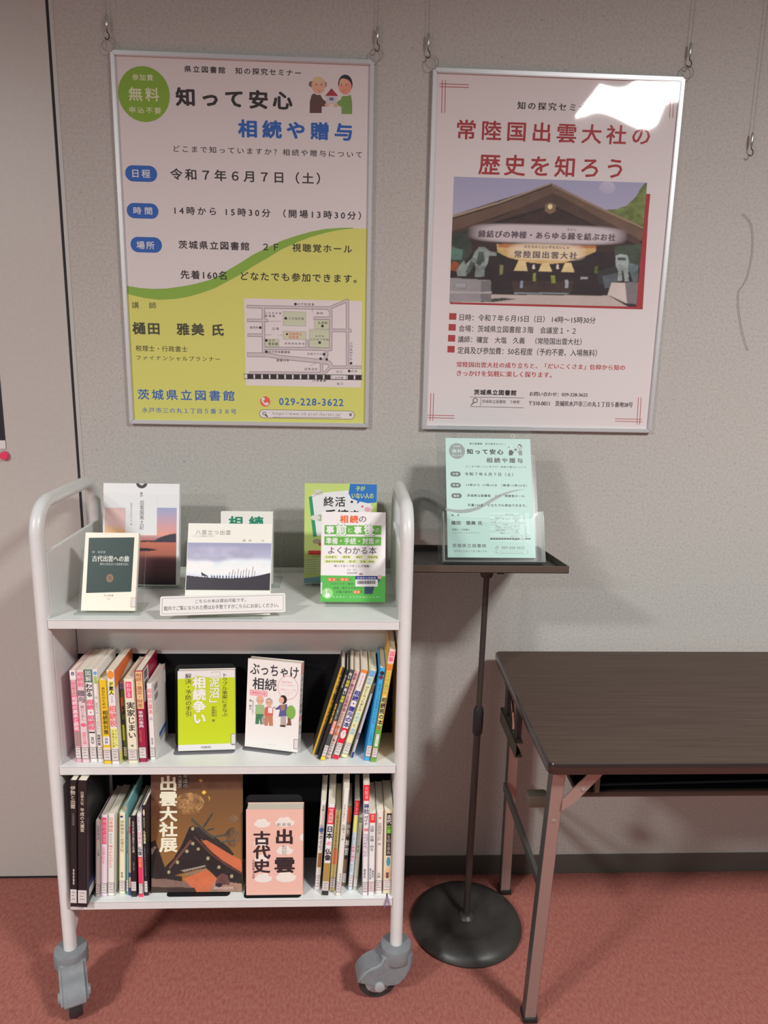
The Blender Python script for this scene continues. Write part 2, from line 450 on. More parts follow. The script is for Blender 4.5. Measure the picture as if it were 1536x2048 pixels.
P1 = {'x0':-.543,'x1':.04,'z0':1.276,'z1':2.0975}
P2 = {'x0':.172,'x1':.752,'z0':1.274,'z1':2.087}
ART = {}
ART['poster1'] = (.563, .8015, [
('p',[(-.0298,.2937),(.0014,.2945),(.0367,.2866),(.0723,.2831),(.1082,.2856),(.1398,.2912),(.1715,.3006),(.2033,.3123),(.2352,.3291),(.267,.3463),(.2987,.3665),(.3304,.3845),(.3619,.4037),(.3979,.4204),(.4292,.4327),(.4651,.4434),(.4964,.4506),(.53,.4549),(.5996,.4568),(.609,-.0186),(-.048,-.0289)],(.737,.737,.183)),
('p',[(-.0283,.3197),(.0024,.3127),(.0289,.309),(.06,.3076),(.0913,.3092),(.1272,.3148),(.1588,.3212),(.1949,.3316),(.2267,.3488),(.263,.3699),(.2947,.39),(.3307,.408),(.3621,.4229),(.3979,.4353),(.4293,.4446),(.465,.4519),(.5008,.4554),(.53,.4562),(.53,.4549),(.4964,.4506),(.4651,.4434),(.4292,.4327),(.3979,.4204),(.3619,.4037),(.3304,.3845),(.2987,.3665),(.267,.3463),(.2352,.3291),(.2033,.3123),(.1715,.3006),(.1398,.2912),(.1082,.2856),(.0723,.2831),(.0367,.2866),(.0014,.2945),(-.0293,.3024)],(.275,.483,.064)),
('e',.0589,.7256,.0571,.0571,(.257,.464,.039)),
('t','参加費',.0347,.7532,.0804,.7663,(.788,.806,.566),2),
('t','無料',.0249,.7114,.0925,.7396,(.788,.806,.566),2),
('t','申込不要',.0253,.6864,.0952,.6994,(.788,.806,.566),2),
('t','県立図書館\u3000知の探究セミナー',.1501,.7737,.4091,.7873,(.039,.028,.031),2),
('t','知って安心',.1286,.7039,.3898,.7428,(.039,.028,.031),3),
('t','相続や贈与',.2662,.6433,.5248,.6812,(.033,.141,.517),3),
('t','どこまで知っていますか？相続や贈与について',.1195,.6082,.5481,.6222,(.039,.028,.031),1),
('r',.0086,.5428,.0807,.5773,(.033,.141,.517),.0252),
('t','日程',.0245,.5513,.0651,.5689,(.806,.806,.806),2),
('r',.0078,.4634,.0802,.4967,(.033,.141,.517),.0252),
('t','時間',.023,.4722,.0658,.4885,(.806,.806,.806),2),
('t','令和７年６月７日（土）',.1102,.5487,.4523,.5739,(.039,.028,.031),2),
('t','14時から 15時30分 （開場13時30分）',.1165,.4741,.5477,.4927,(.039,.028,.031),2),
('e',.4324,.7588,.0061,.006,(.248,.151,.12)),
('e',.4643,.7594,.0028,.0056,(.403,.295,.206)),
('e',.4482,.7572,.0154,.0176,(.806,.464,.32)),
('e',.4464,.7684,.0105,.0064,(.745,.602,.32)),
('p',[(.4368,.7401),(.4455,.7368),(.4525,.7375),(.4587,.728),(.4653,.7242),(.4631,.7137),(.4557,.7142),(.4553,.7001),(.4284,.6992),(.4288,.7222),(.4324,.7352)],(.129,.064,.056)),
('e',.5086,.7617,.0162,.0192,(.028,.021,.028)),
('e',.5082,.7561,.0145,.016,(.85,.346,.248)),
('e',.5041,.7655,.0088,.0076,(.806,.464,.32)),
('p',[(.5018,.7367),(.5114,.737),(.5211,.7397),(.5243,.7254),(.5246,.7003),(.5007,.6995),(.5002,.7141),(.4913,.7178),(.49,.7242),(.4983,.7293)],(.206,.374,.093)),
('r',.4653,.7194,.49,.7363,(.68,.617,.64),0),
('p',[(.4775,.7519),(.4925,.7368),(.4631,.7358)],(.433,.039,.05)),
('r',.4728,.7268,.4825,.7329,(.151,.206,.403),0),
('e',.4676,.717,.0053,.0033,(.806,.464,.32)),
('e',.4878,.7169,.0053,.0036,(.806,.464,.32)),
('e',.4437,.7579,.0013,.0016,(.135,.05,.035)),
('e',.4551,.7583,.0012,.0016,(.135,.05,.035)),
('e',.4998,.7598,.0012,.0016,(.135,.05,.035)),
('e',.5108,.7602,.0012,.0016,(.135,.05,.035)),
('p',[(.4446,.7484),(.4499,.7454),(.4552,.7487),(.4499,.7434)],(.68,.135,.106)),
('p',[(.4999,.7495),(.5043,.7464),(.5096,.7498),(.5043,.7444)],(.602,.106,.093)),
('r',.0126,.3889,.0849,.423,(.033,.141,.517),.0252),
('t','場所',.0261,.3961,.0676,.4136,(.806,.806,.806),2),
('t','茨城県立図書館\u3000２Ｆ\u3000視聴覚ホール',.1232,.3993,.5274,.4179,(.039,.028,.031),2),
('t','先着160名\u3000どなたでも参加できます。',.1251,.332,.5391,.3519,(.039,.028,.031),2),
('t','講\u3000師',.0085,.2623,.0651,.2772,(.081,.081,.045),1),
('t','樋田\u3000雅美 氏',.007,.2025,.2229,.2312,(.081,.081,.045),3),
('t','税理士・行政書士',.0124,.1635,.1352,.1771,(.039,.028,.031),1),
('t','ファイナンシャルプランナー',.013,.1425,.2122,.1538,(.039,.028,.031),1),
('t','茨城県立図書館',.0117,.0486,.2445,.074,(.033,.141,.517),2),
('t','水戸市三の丸１丁目５番３８号',.0205,.0171,.2484,.0299,(.033,.141,.517),1),
('r',.2726,.0871,.5528,.2912,(.833,.762,.762),0),
('r',.3065,.0367,.3313,.0618,(.85,.141,.106),.0216),
('l',[(.3134,.0563),(.3119,.0503),(.3165,.0443),(.3225,.0416)],.0035,(.85,.85,.806)),
('l',[(.3125,.0568),(.3157,.0545)],.006,(.85,.85,.806)),
('l',[(.3202,.0425),(.3249,.0445)],.006,(.85,.85,.806)),
('t','029-228-3622',.3526,.0411,.5101,.0589,(.033,.141,.517),2),
('r',.3037,.0087,.5383,.0301,(.206,.206,.135),.0144),
('r',.3051,.0101,.5368,.0288,(.85,.788,.788),.0144),
('t','https://www.lib.pref.ibaraki.jp/',.3373,.0148,.5041,.0246,(.206,.186,.186),0),
('l',[(.3371,.011),(.5042,.0129)],.0012,(.206,.186,.186)),
('l',[(.5253,.0236),(.5306,.0176)],.0018,(.039,.028,.031)),
('l',[(.5305,.0237),(.5254,.0175)],.0018,(.039,.028,.031)),
('e',.3162,.0201,.0042,.0042,(.039,.028,.031)),
('e',.3162,.0201,.0028,.0028,(.85,.788,.788)),
('l',[(.3189,.0173),(.3235,.0127)],.003,(.039,.028,.031)),
('r',.364,.23,.4186,.2632,(.206,.226,.168),0),
('r',.3646,.2306,.418,.2627,(.648,.68,.497),0),
('r',.3636,.1983,.4193,.2175,(.346,.248,.226),0),
('r',.3642,.1989,.4187,.2169,(.648,.68,.497),0),
('r',.4388,.2242,.4764,.2469,(.206,.226,.168),0),
('r',.4394,.2248,.4758,.2463,(.648,.68,.497),0),
('r',.4267,.1794,.4766,.2232,(.206,.226,.168),0),
('r',.4273,.18,.476,.2226,(.648,.68,.497),0),
('r',.3197,.1798,.3541,.1985,(.206,.226,.168),0),
('r',.3203,.1804,.3535,.198,(.648,.68,.497),0),
('l',[(.2804,.2726),(.3188,.2725),(.4172,.2729),(.4772,.2733)],.0075,(.239,.198,.214)),
('l',[(.4772,.2742),(.5177,.292)],.0075,(.239,.198,.214)),
('l',[(.5177,.292),(.5196,.1369)],.0075,(.239,.198,.214)),
('l',[(.3179,.2725),(.3169,.1676)],.0075,(.239,.198,.214)),
('l',[(.2808,.2408),(.3261,.2414)],.0075,(.239,.198,.214)),
('l',[(.2811,.2064),(.3179,.2068)],.0075,(.239,.198,.214)),
('l',[(.3194,.1762),(.4228,.1774),(.4786,.177)],.0075,(.239,.198,.214)),
('l',[(.4723,.2722),(.4782,.2658),(.4782,.177)],.0075,(.239,.198,.214)),
('l',[(.4394,.249),(.4763,.2498)],.0075,(.239,.198,.214)),
('l',[(.4793,.222),(.5262,.2223)],.0075,(.239,.198,.214)),
('l',[(.4218,.1965),(.422,.1783)],.0075,(.239,.198,.214)),
('l',[(.4684,.1754),(.4688,.163),(.463,.1513)],.0075,(.239,.198,.214)),
('l',[(.4561,.1473),(.4561,.1221)],.0075,(.239,.198,.214)),
('l',[(.2833,.1174),(.4631,.1193),(.4768,.1341)],.0075,(.239,.198,.214)),
('l',[(.4817,.1348),(.5508,.1362)],.0075,(.239,.198,.214)),
('l',[(.2802,.1605),(.325,.161),(.3581,.1559),(.4561,.1482),(.4748,.1448),(.4817,.1348)],.0105,(.239,.198,.214)),
('l',[(.2804,.2726),(.3188,.2725),(.4172,.2729),(.4772,.2733)],.0053,(.664,.588,.602)),
('l',[(.4772,.2742),(.5177,.292)],.0053,(.664,.588,.602)),
('l',[(.5177,.292),(.5196,.1369)],.0053,(.664,.588,.602)),
('l',[(.3179,.2725),(.3169,.1676)],.0053,(.664,.588,.602)),
('l',[(.2808,.2408),(.3261,.2414)],.0053,(.664,.588,.602)),
('l',[(.2811,.2064),(.3179,.2068)],.0053,(.664,.588,.602)),
('l',[(.3194,.1762),(.4228,.1774),(.4786,.177)],.0053,(.664,.588,.602)),
('l',[(.4723,.2722),(.4782,.2658),(.4782,.177)],.0053,(.664,.588,.602)),
('l',[(.4394,.249),(.4763,.2498)],.0053,(.664,.588,.602)),
('l',[(.4793,.222),(.5262,.2223)],.0053,(.664,.588,.602)),
('l',[(.4218,.1965),(.422,.1783)],.0053,(.664,.588,.602)),
('l',[(.4684,.1754),(.4688,.163),(.463,.1513)],.0053,(.664,.588,.602)),
('l',[(.4561,.1473),(.4561,.1221)],.0053,(.664,.588,.602)),
('l',[(.2833,.1174),(.4631,.1193),(.4768,.1341)],.0053,(.664,.588,.602)),
('l',[(.4817,.1348),(.5508,.1362)],.0053,(.664,.588,.602)),
('l',[(.2802,.1605),(.325,.161),(.3581,.1559),(.4561,.1482),(.4748,.1448),(.4817,.1348)],.0083,(.664,.588,.602)),
('l',[(.3203,.2394),(.3589,.2402)],.001,(.403,.357,.374)),
('l',[(.3198,.2076),(.3363,.2086)],.001,(.403,.357,.374)),
('l',[(.4336,.2723),(.4346,.263)],.001,(.403,.357,.374)),
('l',[(.4286,.1371),(.4433,.1441)],.001,(.403,.357,.374)),
('l',[(.273,.1089),(.5516,.1115)],.0125,(.039,.028,.031)),
('l',[(.273,.1089),(.5516,.1115)],.0098,(.833,.762,.762)),
('l',[(.2796,.1089),(.2886,.1089)],.0098,(.039,.028,.031)),
('l',[(.2982,.109),(.3072,.1091)],.0098,(.039,.028,.031)),
('l',[(.3169,.1092),(.3259,.1093)],.0098,(.039,.028,.031)),
('l',[(.3355,.1094),(.3445,.1095)],.0098,(.039,.028,.031)),
('l',[(.3541,.1096),(.3632,.1096)],.0098,(.039,.028,.031)),
('l',[(.3728,.1097),(.3819,.1098)],.0098,(.039,.028,.031)),
('l',[(.3915,.1099),(.4006,.11)],.0098,(.039,.028,.031)),
('l',[(.4102,.1101),(.4193,.1102)],.0098,(.039,.028,.031)),
('l',[(.4289,.1103),(.438,.1103)],.0098,(.039,.028,.031)),
('l',[(.4477,.1105),(.4568,.1105)],.0098,(.039,.028,.031)),
('l',[(.4664,.1106),(.4755,.1107)],.0098,(.039,.028,.031)),
('l',[(.5228,.1112),(.5319,.1112)],.0098,(.039,.028,.031)),
('l',[(.5416,.1113),(.5508,.1114)],.0098,(.039,.028,.031)),
('r',.4814,.1053,.5171,.1168,(.039,.028,.031),0),
('r',.4824,.1063,.5161,.1158,(.833,.762,.762),0),
('t','水戸税務署',.3979,.278,.4384,.2836,(.039,.028,.031),1),
('t','三の丸庁舎',.3774,.2441,.4142,.2504,(.039,.028,.031),1),
('t','三の丸庁舎',.3216,.2564,.3601,.2608,(.039,.028,.031),1),
('t','駐車場',.3215,.2493,.3445,.2542,(.039,.028,.031),1),
('t','広場',.3379,.2193,.3539,.2258,(.039,.028,.031),1),
('t','裁判所',.2849,.2213,.3055,.2273,(.039,.028,.031),1),
('t','茨城県立',.3781,.208,.4096,.2149,(.85,.093,.081),1),
('t','図書館',.3781,.2006,.401,.2066,(.85,.093,.081),1),
('t','入口',.3499,.2062,.3609,.2094,(.039,.028,.031),1),
('t','水戸',.3294,.192,.3439,.1974,(.039,.028,.031),1),
('t','警察署',.3283,.1836,.3516,.1903,(.039,.028,.031),1),
('t','図書館駐車場',.3678,.1864,.415,.1912,(.039,.028,.031),1),
('t','水戸市',.4413,.2049,.4622,.2098,(.039,.028,.031),1),
('t','三の丸小学校',.4291,.1972,.4736,.2023,(.039,.028,.031),1),
('t','弘道館',.4478,.2359,.4699,.2422,(.039,.028,.031),1),
('t','梅林',.4442,.2582,.4594,.2641,(.039,.028,.031),1),
('t','水戸中央郵便局',.3281,.1654,.3797,.1712,(.039,.028,.031),1),
('t','京成ホテル',.4218,.1627,.457,.1682,(.039,.028,.031),1),
('t','国道50号',.3479,.1457,.3772,.1513,(.039,.028,.031),1),
('t','証券会社',.4152,.1262,.4467,.1324,(.039,.028,.031),1),
('t','北口',.492,.1215,.5065,.1271,(.039,.028,.031),1),
('t','丸井',.5282,.1234,.5427,.1293,(.039,.028,.031),1),
('t','水戸駅',.4882,.1068,.51,.1126,(.039,.028,.031),1),
('t','JR常磐線',.4341,.0989,.4665,.1042,(.039,.028,.031),1),
('t','南口',.4938,.0923,.5087,.0979,(.039,.028,.031),1),
('v','三の丸ホテル',.5236,.1517,.5319,.1957,(.039,.028,.031),1),
('e',.394,.2807,.0033,.0031,(.039,.028,.031)),
('e',.3706,.2473,.0033,.0032,(.039,.028,.031)),
('e',.3098,.2245,.0033,.0033,(.039,.028,.031)),
('e',.3239,.1948,.0033,.0032,(.039,.028,.031)),
('e',.3239,.1683,.0033,.0033,(.039,.028,.031)),
('e',.4583,.2314,.0033,.0033,(.039,.028,.031)),
('e',.4517,.1925,.0033,.0033,(.039,.028,.031)),
('e',.4619,.1653,.0033,.0033,(.039,.028,.031)),
('e',.4541,.1544,.0034,.0033,(.039,.028,.031)),
('e',.4688,.153,.0033,.0033,(.039,.028,.031)),
('e',.5278,.145,.0034,.0033,(.039,.028,.031)),
('e',.5236,.1263,.0034,.0033,(.039,.028,.031)),
('p',[(.3703,.2125),(.3771,.2126),(.3718,.2084),(.3738,.2154),(.3761,.2084)],(.85,.093,.081)),
])
ART['poster2'] = (.56, .793, [
('l',[(.0067,.7715),(.0731,.7718)],.0016,(.497,.12,.129)),
('l',[(.0069,.7656),(.0734,.7659)],.0016,(.497,.12,.129)),
('l',[(.013,.7784),(.0137,.7117)],.0016,(.497,.12,.129)),
('l',[(.02,.7786),(.0207,.712)],.0016,(.497,.12,.129)),
('l',[(.486,.7726),(.5541,.7729)],.0016,(.497,.12,.129)),
('l',[(.4866,.7666),(.5547,.7669)],.0016,(.497,.12,.129)),
('l',[(.5402,.7852),(.5436,.7188)],.0016,(.497,.12,.129)),
('l',[(.5474,.7855),(.5508,.7191)],.0016,(.497,.12,.129)),
('t','知の探究セミナー',.1869,.7246,.3717,.741,(.039,.028,.031),4),
('t','常陸国出雲大社の',.0503,.657,.5018,.6989,(.414,.039,.049),2),
('t','歴史を知ろう',.104,.5829,.4427,.6283,(.414,.039,.049),2),
('p',[(.5145,.4937),(.5212,.2895),(.0495,.2913),(.0476,.3517),(.0569,.3606),(.4582,.3837)],(.414,.039,.049)),
('p',[(.5144,.5522),(.5056,.5527),(.4701,.5084),(.4797,.4049),(.5137,.4014)],(.414,.039,.049)),
('r',.0485,.255,.0659,.2703,(.451,.056,.06),0),
('r',.0481,.2294,.0655,.2448,(.451,.056,.06),0),
('r',.0477,.2036,.0652,.2191,(.451,.056,.06),0),
('r',.0473,.1776,.0648,.1932,(.451,.056,.06),0),
('t','日時：令和７年６月15日（日） 14時～15時30分',.0737,.253,.4072,.2691,(.039,.028,.031),1),
('t','会場：茨城県立図書館３階\u3000会議室１・２',.0729,.2271,.3604,.2431,(.039,.028,.031),1),
('t','講師：禰宜\u3000大塩\u3000久義\u3000（常陸国出雲大社）',.0721,.2014,.3766,.2173,(.039,.028,.031),1),
('t','定員及び参加費：50名程度（予約不要、入場無料）',.0722,.1746,.417,.1919,(.039,.028,.031),1),
('t','常陸国出雲大社の成り立ちと、「だいこくさま」信仰から知の',.0713,.1431,.4903,.1562,(.497,.06,.064),4),
('t','きっかけを気軽に楽しく探ります。',.0722,.1215,.3085,.1355,(.497,.06,.064),4),
('t','茨城県立図書館',.1169,.0764,.2227,.09,(.039,.028,.031),3),
('l',[(.1082,.0711),(.2422,.0711)],.001,(.039,.028,.031)),
('l',[(.1092,.0476),(.2427,.0471)],.001,(.039,.028,.031)),
('l',[(.135,.0688),(.1355,.05)],.0008,(.039,.028,.031)),
('e',.121,.0629,.0062,.0061,(.039,.028,.031)),
('e',.121,.0629,.0045,.0044,(.806,.72,.72)),
('l',[(.1174,.0581),(.1115,.051)],.002,(.039,.028,.031)),
('t','茨城県立図書館\u3000で検索',.1381,.0568,.232,.0651,(.039,.028,.031),0),
('t','お問い合わせ：029-228-3622',.2556,.0763,.4023,.0869,(.039,.028,.031),4),
('t','〒310-0011\u3000茨城県水戸市三の丸１丁目５番地38号',.2555,.0523,.5181,.0657,(.039,.028,.031),4),
('l',[(.0104,.0782),(.0107,.0115)],.0016,(.497,.12,.129)),
('l',[(.017,.0784),(.0174,.0116)],.0016,(.497,.12,.129)),
('l',[(.0041,.0246),(.0705,.0243)],.0016,(.497,.12,.129)),
('l',[(.0043,.0184),(.0708,.0181)],.0016,(.497,.12,.129)),
('l',[(.5308,.0772),(.5333,.0104)],.0016,(.497,.12,.129)),
('l',[(.5377,.0773),(.5401,.0105)],.0016,(.497,.12,.129)),
('l',[(.4767,.0239),(.5443,.0231)],.0016,(.497,.12,.129)),
('l',[(.4773,.0177),(.5449,.0169)],.0016,(.497,.12,.129)),
])
ART['poster2b'] = [
('t','縁結びの神様・あらゆる縁を結ぶお社',.1102,.4453,.4397,.4611,(.154,.111,.141),4),
('t','常陸国出雲大社',.199,.4017,.3504,.4174,(.206,.161,.168),4),
('t','ひたちのくにいずもたいしゃ',.2217,.4238,.3292,.4305,(.206,.161,.168),0),
('t','えにし',.3221,.4656,.3436,.471,(.206,.161,.168),0),
]
ART['photo_rect'] = (.0476,.2953,.5046,.5767)
ART['SPINES'] = [
{'g':'books standing at the left of the middle shelf','x':-.5811,'x2':-.5688,'y':-.3822,'z':.5885,'w':.0123,'h':.2104,'d':.1137,'lean':0,'label':'pink and white paperback at the very left end of the middle shelf','bg':(.8,.442,.51),'items':[('r',0,0,1,.1,(206,202,200)),('v','8',.5,.01,.06,.9,(40,50,110),2),('v','はじめての',.5,.12,.26,.55,(190,40,50),0),('r',.08,.27,.95,.66,(205,90,115)),('v','相続の基本と節税',.5,.275,.655,.85,(215,200,205),2),('r',0,.66,1,.82,(150,120,122))],'st':(.83,.955,(70,60,65)),'side':None,'pages':(.837,.764,.622),'edge':None},
{'g':'books standing at the left of the middle shelf','x':-.5676,'x2':-.5518,'y':-.3839,'z':.5885,'w':.0158,'h':.2108,'d':.1154,'lean':0,'label':'pale pink paperback with a grey brush title, second on the middle shelf','bg':(.837,.646,.662),'items':[('v','相続税',.5,.01,.18,.8,(205,90,115),2),('v','贈与',.5,.2,.35,.95,(110,100,105),3),('v','使いこなし',.5,.37,.54,.5,(110,100,105),1),('e',.5,.585,.35,.02,(205,90,115)),('v','相続の法律',.5,.66,.8,.6,(205,90,115),1)],'st':(.83,.955,(70,60,65)),'side':None,'pages':(.837,.764,.622),'edge':None},
{'g':'books standing at the left of the middle shelf','x':-.5512,'x2':-.5359,'y':-.3824,'z':.5885,'w':.0153,'h':.2122,'d':.1139,'lean':0,'label':'white paperback with a green top square and large red title','bg':(.88,.856,.837),'items':[('r',0,0,1,.135,(50,90,75)),('v','図解',.5,.005,.13,.8,(205,205,200),1),('v','わかる',.5,.145,.29,.95,(40,38,40),3),('v','相続・相続税',.5,.31,.655,.95,(205,90,115),3),('r',.1,.665,.9,.68,(40,38,40)),('v','専門家',.5,.72,.8,.5,(40,38,40),1)],'st':(.83,.955,(70,60,65)),'side':None,'pages':(.837,.764,.622),'edge':None},
{'g':'books standing at the left of the middle shelf','x':-.5348,'x2':-.5228,'y':-.3826,'z':.5885,'w':.012,'h':.2125,'d':.1141,'lean':0,'label':'white and grey paperback with thin black title beside the yellow book','bg':(.88,.856,.837),'items':[('r',.25,.07,.75,.15,(140,170,90)),('e',.5,.04,.3,.02,(90,150,190)),('v','今、自分でやっておきたい',.4,.28,.68,.4,(110,100,110),1),('v','相続対策',.4,.69,.82,.5,(40,38,40),2)],'st':(.83,.955,(70,60,65)),'side':None,'pages':(.837,.764,.622),'edge':None},
{'g':'books standing at the left of the middle shelf','x':-.5206,'x2':-.504,'y':-.389,'z':.5885,'w':.0166,'h':.192,'d':.1205,'lean':0,'label':'yellow paperback with black title, shorter than its neighbours','bg':(.88,.598,.024),'items':[('v','あなたのための',.5,.08,.34,.45,(40,38,40),1),('v','相続税対策',.55,.35,.65,.65,(40,38,40),2),('r',.1,.67,.9,.77,(205,205,210)),('v','図解',.5,.68,.76,.4,(40,50,110),1),('r',.05,.8,.95,.94,(225,190,160))],'st':(.83,.955,(70,60,65)),'side':None,'pages':(.837,.764,.622),'edge':None},
{'g':'books standing at the left of the middle shelf','x':-.5026,'x2':-.4864,'y':-.3917,'z':.5885,'w':.0162,'h':.2143,'d':.1232,'lean':0,'label':'white paperback with an orange disc and a big red title','bg':(.88,.856,.837),'items':[('e',.5,.045,.4,.045,(230,130,50)),('r',.2,.11,.8,.25,(220,215,80)),('v','ド素人',.5,.115,.26,.6,(40,38,40),3),('v','ですが',.5,.265,.34,.3,(90,90,150),0),('v','相続税',.5,.355,.6,.95,(205,110,110),3),('r',.1,.61,.95,.82,(215,215,110)),('v','大増税の対策',.35,.62,.82,.3,(40,38,40),0),('v','マイホーム',.72,.62,.8,.3,(40,38,40),0)],'st':(.83,.955,(70,60,65)),'side':[('p',[(0,.8),(0,1),(1,1),(1,.92)],(220,110,60)),('p',[(0,.6),(1,.8),(1,.92),(0,.8)],(200,185,180)),('r',0,0,1,.12,(200,200,120))],'pages':(.837,.764,.622),'edge':None},
{'g':'books standing at the left of the middle shelf','x':-.4835,'x2':-.4755,'y':-.372,'z':.5885,'w':.008,'h':.1807,'d':.1035,'lean':0,'label':'slim green and orange magazine between two white paperbacks','bg':(.17,.226,.05),'items':[('r',0,0,1,.1,(150,140,170)),('v','相続',.5,.02,.12,.8,(50,50,90),1),('r',0,.2,.6,.4,(200,100,50)),('v','実務・税務',.5,.3,.6,.9,(40,38,40),3),('r',0,.55,.6,.75,(190,200,50))],'st':(.83,.955,(70,60,65)),'side':None,'pages':(.837,.764,.622),'edge':None},
{'g':'books standing at the left of the middle shelf','x':-.4696,'x2':-.4488,'y':-.3882,'z':.5885,'w':.0208,'h':.1935,'d':.1197,'lean':0,'label':'cream paperback with a pink pill mark and large black title','bg':(.88,.837,.646),'items':[('r',.15,.03,.75,.22,(220,80,110)),('v','わかる',.45,.04,.21,.4,(225,200,200),1),('v','実家じまい',.55,.255,.7,.8,(40,38,40),2),('v','著',.5,.77,.8,.3,(40,38,40),1)],'st':(.83,.955,(70,60,65)),'side':None,'pages':(.837,.764,.622),'edge':None},
{'g':'books standing at the left of the middle shelf','x':-.4482,'x2':-.4315,'y':-.3827,'z':.5885,'w':.0167,'h':.2099,'d':.1142,'lean':0,'label':'maroon paperback with an orange title panel','bg':(.38,.019,.066),'items':[('r',.1,.01,.95,.41,(225,170,120)),('v','相続・遺言・財産',.5,.02,.4,.7,(130,50,50),1),('v','準備の事典',.5,.43,.62,.6,(215,200,200),1),('v','もめない手続き',.35,.64,.78,.3,(190,120,90),0)],'st':(.83,.955,(70,60,65)),'side':[('r',.02,.65,.35,.99,(190,185,185)),('r',.08,.88,.28,.97,(90,90,95)),('r',.08,.77,.28,.86,(90,90,95))],'pages':(.837,.764,.622),'edge':None},
{'g':'books standing at the left of the middle shelf','x':-.4272,'x2':-.4151,'y':-.3746,'z':.5885,'w':.0121,'h':.1765,'d':.1061,'lean':0,'label':'short white book with barcodes on its back cover, right end of the left group','bg':(.88,.856,.837),'items':[('v','相続の基本',.5,.05,.4,.7,(215,80,90),1),('v','入門',.5,.42,.48,.5,(100,100,110),1),('v','著者',.5,.7,.8,.4,(100,100,110),0)],'st':(.83,.955,(70,60,65)),'side':[('r',.12,.86,.36,.94,(120,120,128)),('r',.12,.74,.36,.82,(120,120,128)),('l',[(.12,.68),(.4,.68)],(150,150,155)),('l',[(.12,.63),(.36,.63)],(150,150,155)),('l',[(.12,.58),(.4,.58)],(150,150,155)),('r',.32,.19,.86,.25,(60,85,150)),('r',.38,.13,.84,.18,(140,140,145)),('r',.85,.93,.97,.98,(215,120,120))],'pages':(.837,.764,.622),'edge':None},
{'g':'books leaning at the right of the middle shelf','x':-.0814,'x2':-.0709,'y':-.3576,'z':.5885,'w':.0101,'h':.2144,'d':.0891,'lean':.2897,'label':'black book with a mustard stripe, leftmost of the leaning books','bg':(.061,.057,.053),'items':[('r',0,0,.45,1,(185,145,30)),('v','不動産と税',.45,.08,.3,.7,(205,170,60),2),('v','対策のすべて',.5,.36,.66,.7,(190,150,50),2)],'st':None,'side':None,'pages':(.837,.764,.622),'edge':None},
{'g':'books leaning at the right of the middle shelf','x':-.0689,'x2':-.0639,'y':-.375,'z':.5885,'w':.0048,'h':.2167,'d':.1065,'lean':.2897,'label':'thin black magazine with white title among the leaning books','bg':(.043,.046,.053),'items':[('v','資産防衛',.5,.05,.2,.7,(190,190,190),1),('v','富裕層',.5,.36,.6,.8,(200,160,50),2)],'st':None,'side':None,'pages':(.837,.764,.622),'edge':None},
{'g':'books leaning at the right of the middle shelf','x':-.0633,'x2':-.0528,'y':-.38,'z':.5885,'w':.0101,'h':.219,'d':.1115,'lean':.2897,'label':'dark grey-green book titled in white and yellow, leaning','bg':(.07,.099,.094),'items':[('v','良い',.5,.03,.1,.7,(215,215,215),2),('v','相続',.5,.11,.19,.7,(215,200,60),2),('v','悪い',.5,.2,.27,.7,(215,215,215),2),('v','相続',.5,.28,.36,.7,(215,200,60),2),('v','すべてお教えします',.4,.37,.55,.4,(190,195,190),0),('r',.2,.56,.9,.71,(215,110,95)),('v','改訂新版',.55,.565,.705,.6,(230,210,205),1),('r',.1,.93,1,1,(215,185,40))],'st':(.83,.955,(70,60,65)),'side':None,'pages':(.837,.764,.622),'edge':None},
{'g':'books leaning at the right of the middle shelf','x':-.0523,'x2':-.0397,'y':-.3724,'z':.5885,'w':.0121,'h':.2142,'d':.1039,'lean':.2897,'label':'pale pink leaning book with purple title and orange edition mark','bg':(.88,.662,.568),'items':[('v','相続・贈与の',.5,.03,.27,.6,(150,60,110),2),('v','土地評価',.5,.28,.47,.6,(150,60,110),2),('v','がＷかる',.5,.48,.6,.7,(120,100,100),0),('v','第２版',.5,.62,.74,.75,(225,110,60),3),('v','著',.5,.78,.81,.5,(90,80,80),1)],'st':(.83,.955,(70,60,65)),'side':None,'pages':(.837,.764,.622),'edge':None},
{'g':'books leaning at the right of the middle shelf','x':-.0374,'x2':-.0234,'y':-.3763,'z':.5885,'w':.0134,'h':.2164,'d':.1078,'lean':.2897,'label':'white and crimson leaning book with blue title and year mark','bg':(.88,.856,.837),'items':[('r',0,0,1,.035,(230,120,50)),('v','いちばんわかりやすい',.5,.045,.2,.6,(200,60,90),1),('v','相続・贈与の本',.5,.22,.645,.9,(40,50,130),3),('r',0,.65,1,.82,(195,30,60)),('e',.5,.72,.42,.05,(206,202,200)),('t2',"'23",.5,.69,.8,.02,(195,30,60)),('v','〜',.5,.71,.74,.5,(195,30,60),1),('t2',"'24",.5,.76,.8,.02,(195,30,60)),('r',0,.955,1,1,(195,30,60))],'st':(.83,.955,(70,60,65)),'side':None,'pages':(.837,.764,.622),'edge':None},
{'g':'books leaning at the right of the middle shelf','x':-.0196,'x2':-.0039,'y':-.3712,'z':.5885,'w':.015,'h':.2143,'d':.1027,'lean':.2897,'label':'cream-yellow leaning book with pale blue title','bg':(.88,.88,.51),'items':[('r',.05,.01,.95,.08,(110,150,190)),('v','家族',.5,.085,.17,.7,(120,165,200),2),('v','が亡くなったあとの',.5,.18,.47,.5,(40,38,40),1),('v','手続き',.5,.48,.6,.6,(120,185,200),2),('v','と',.5,.61,.65,.4,(40,38,40),1),('v','相続',.5,.66,.74,.6,(120,165,200),2)],'st':(.83,.955,(70,60,65)),'side':None,'pages':(.837,.764,.622),'edge':None},
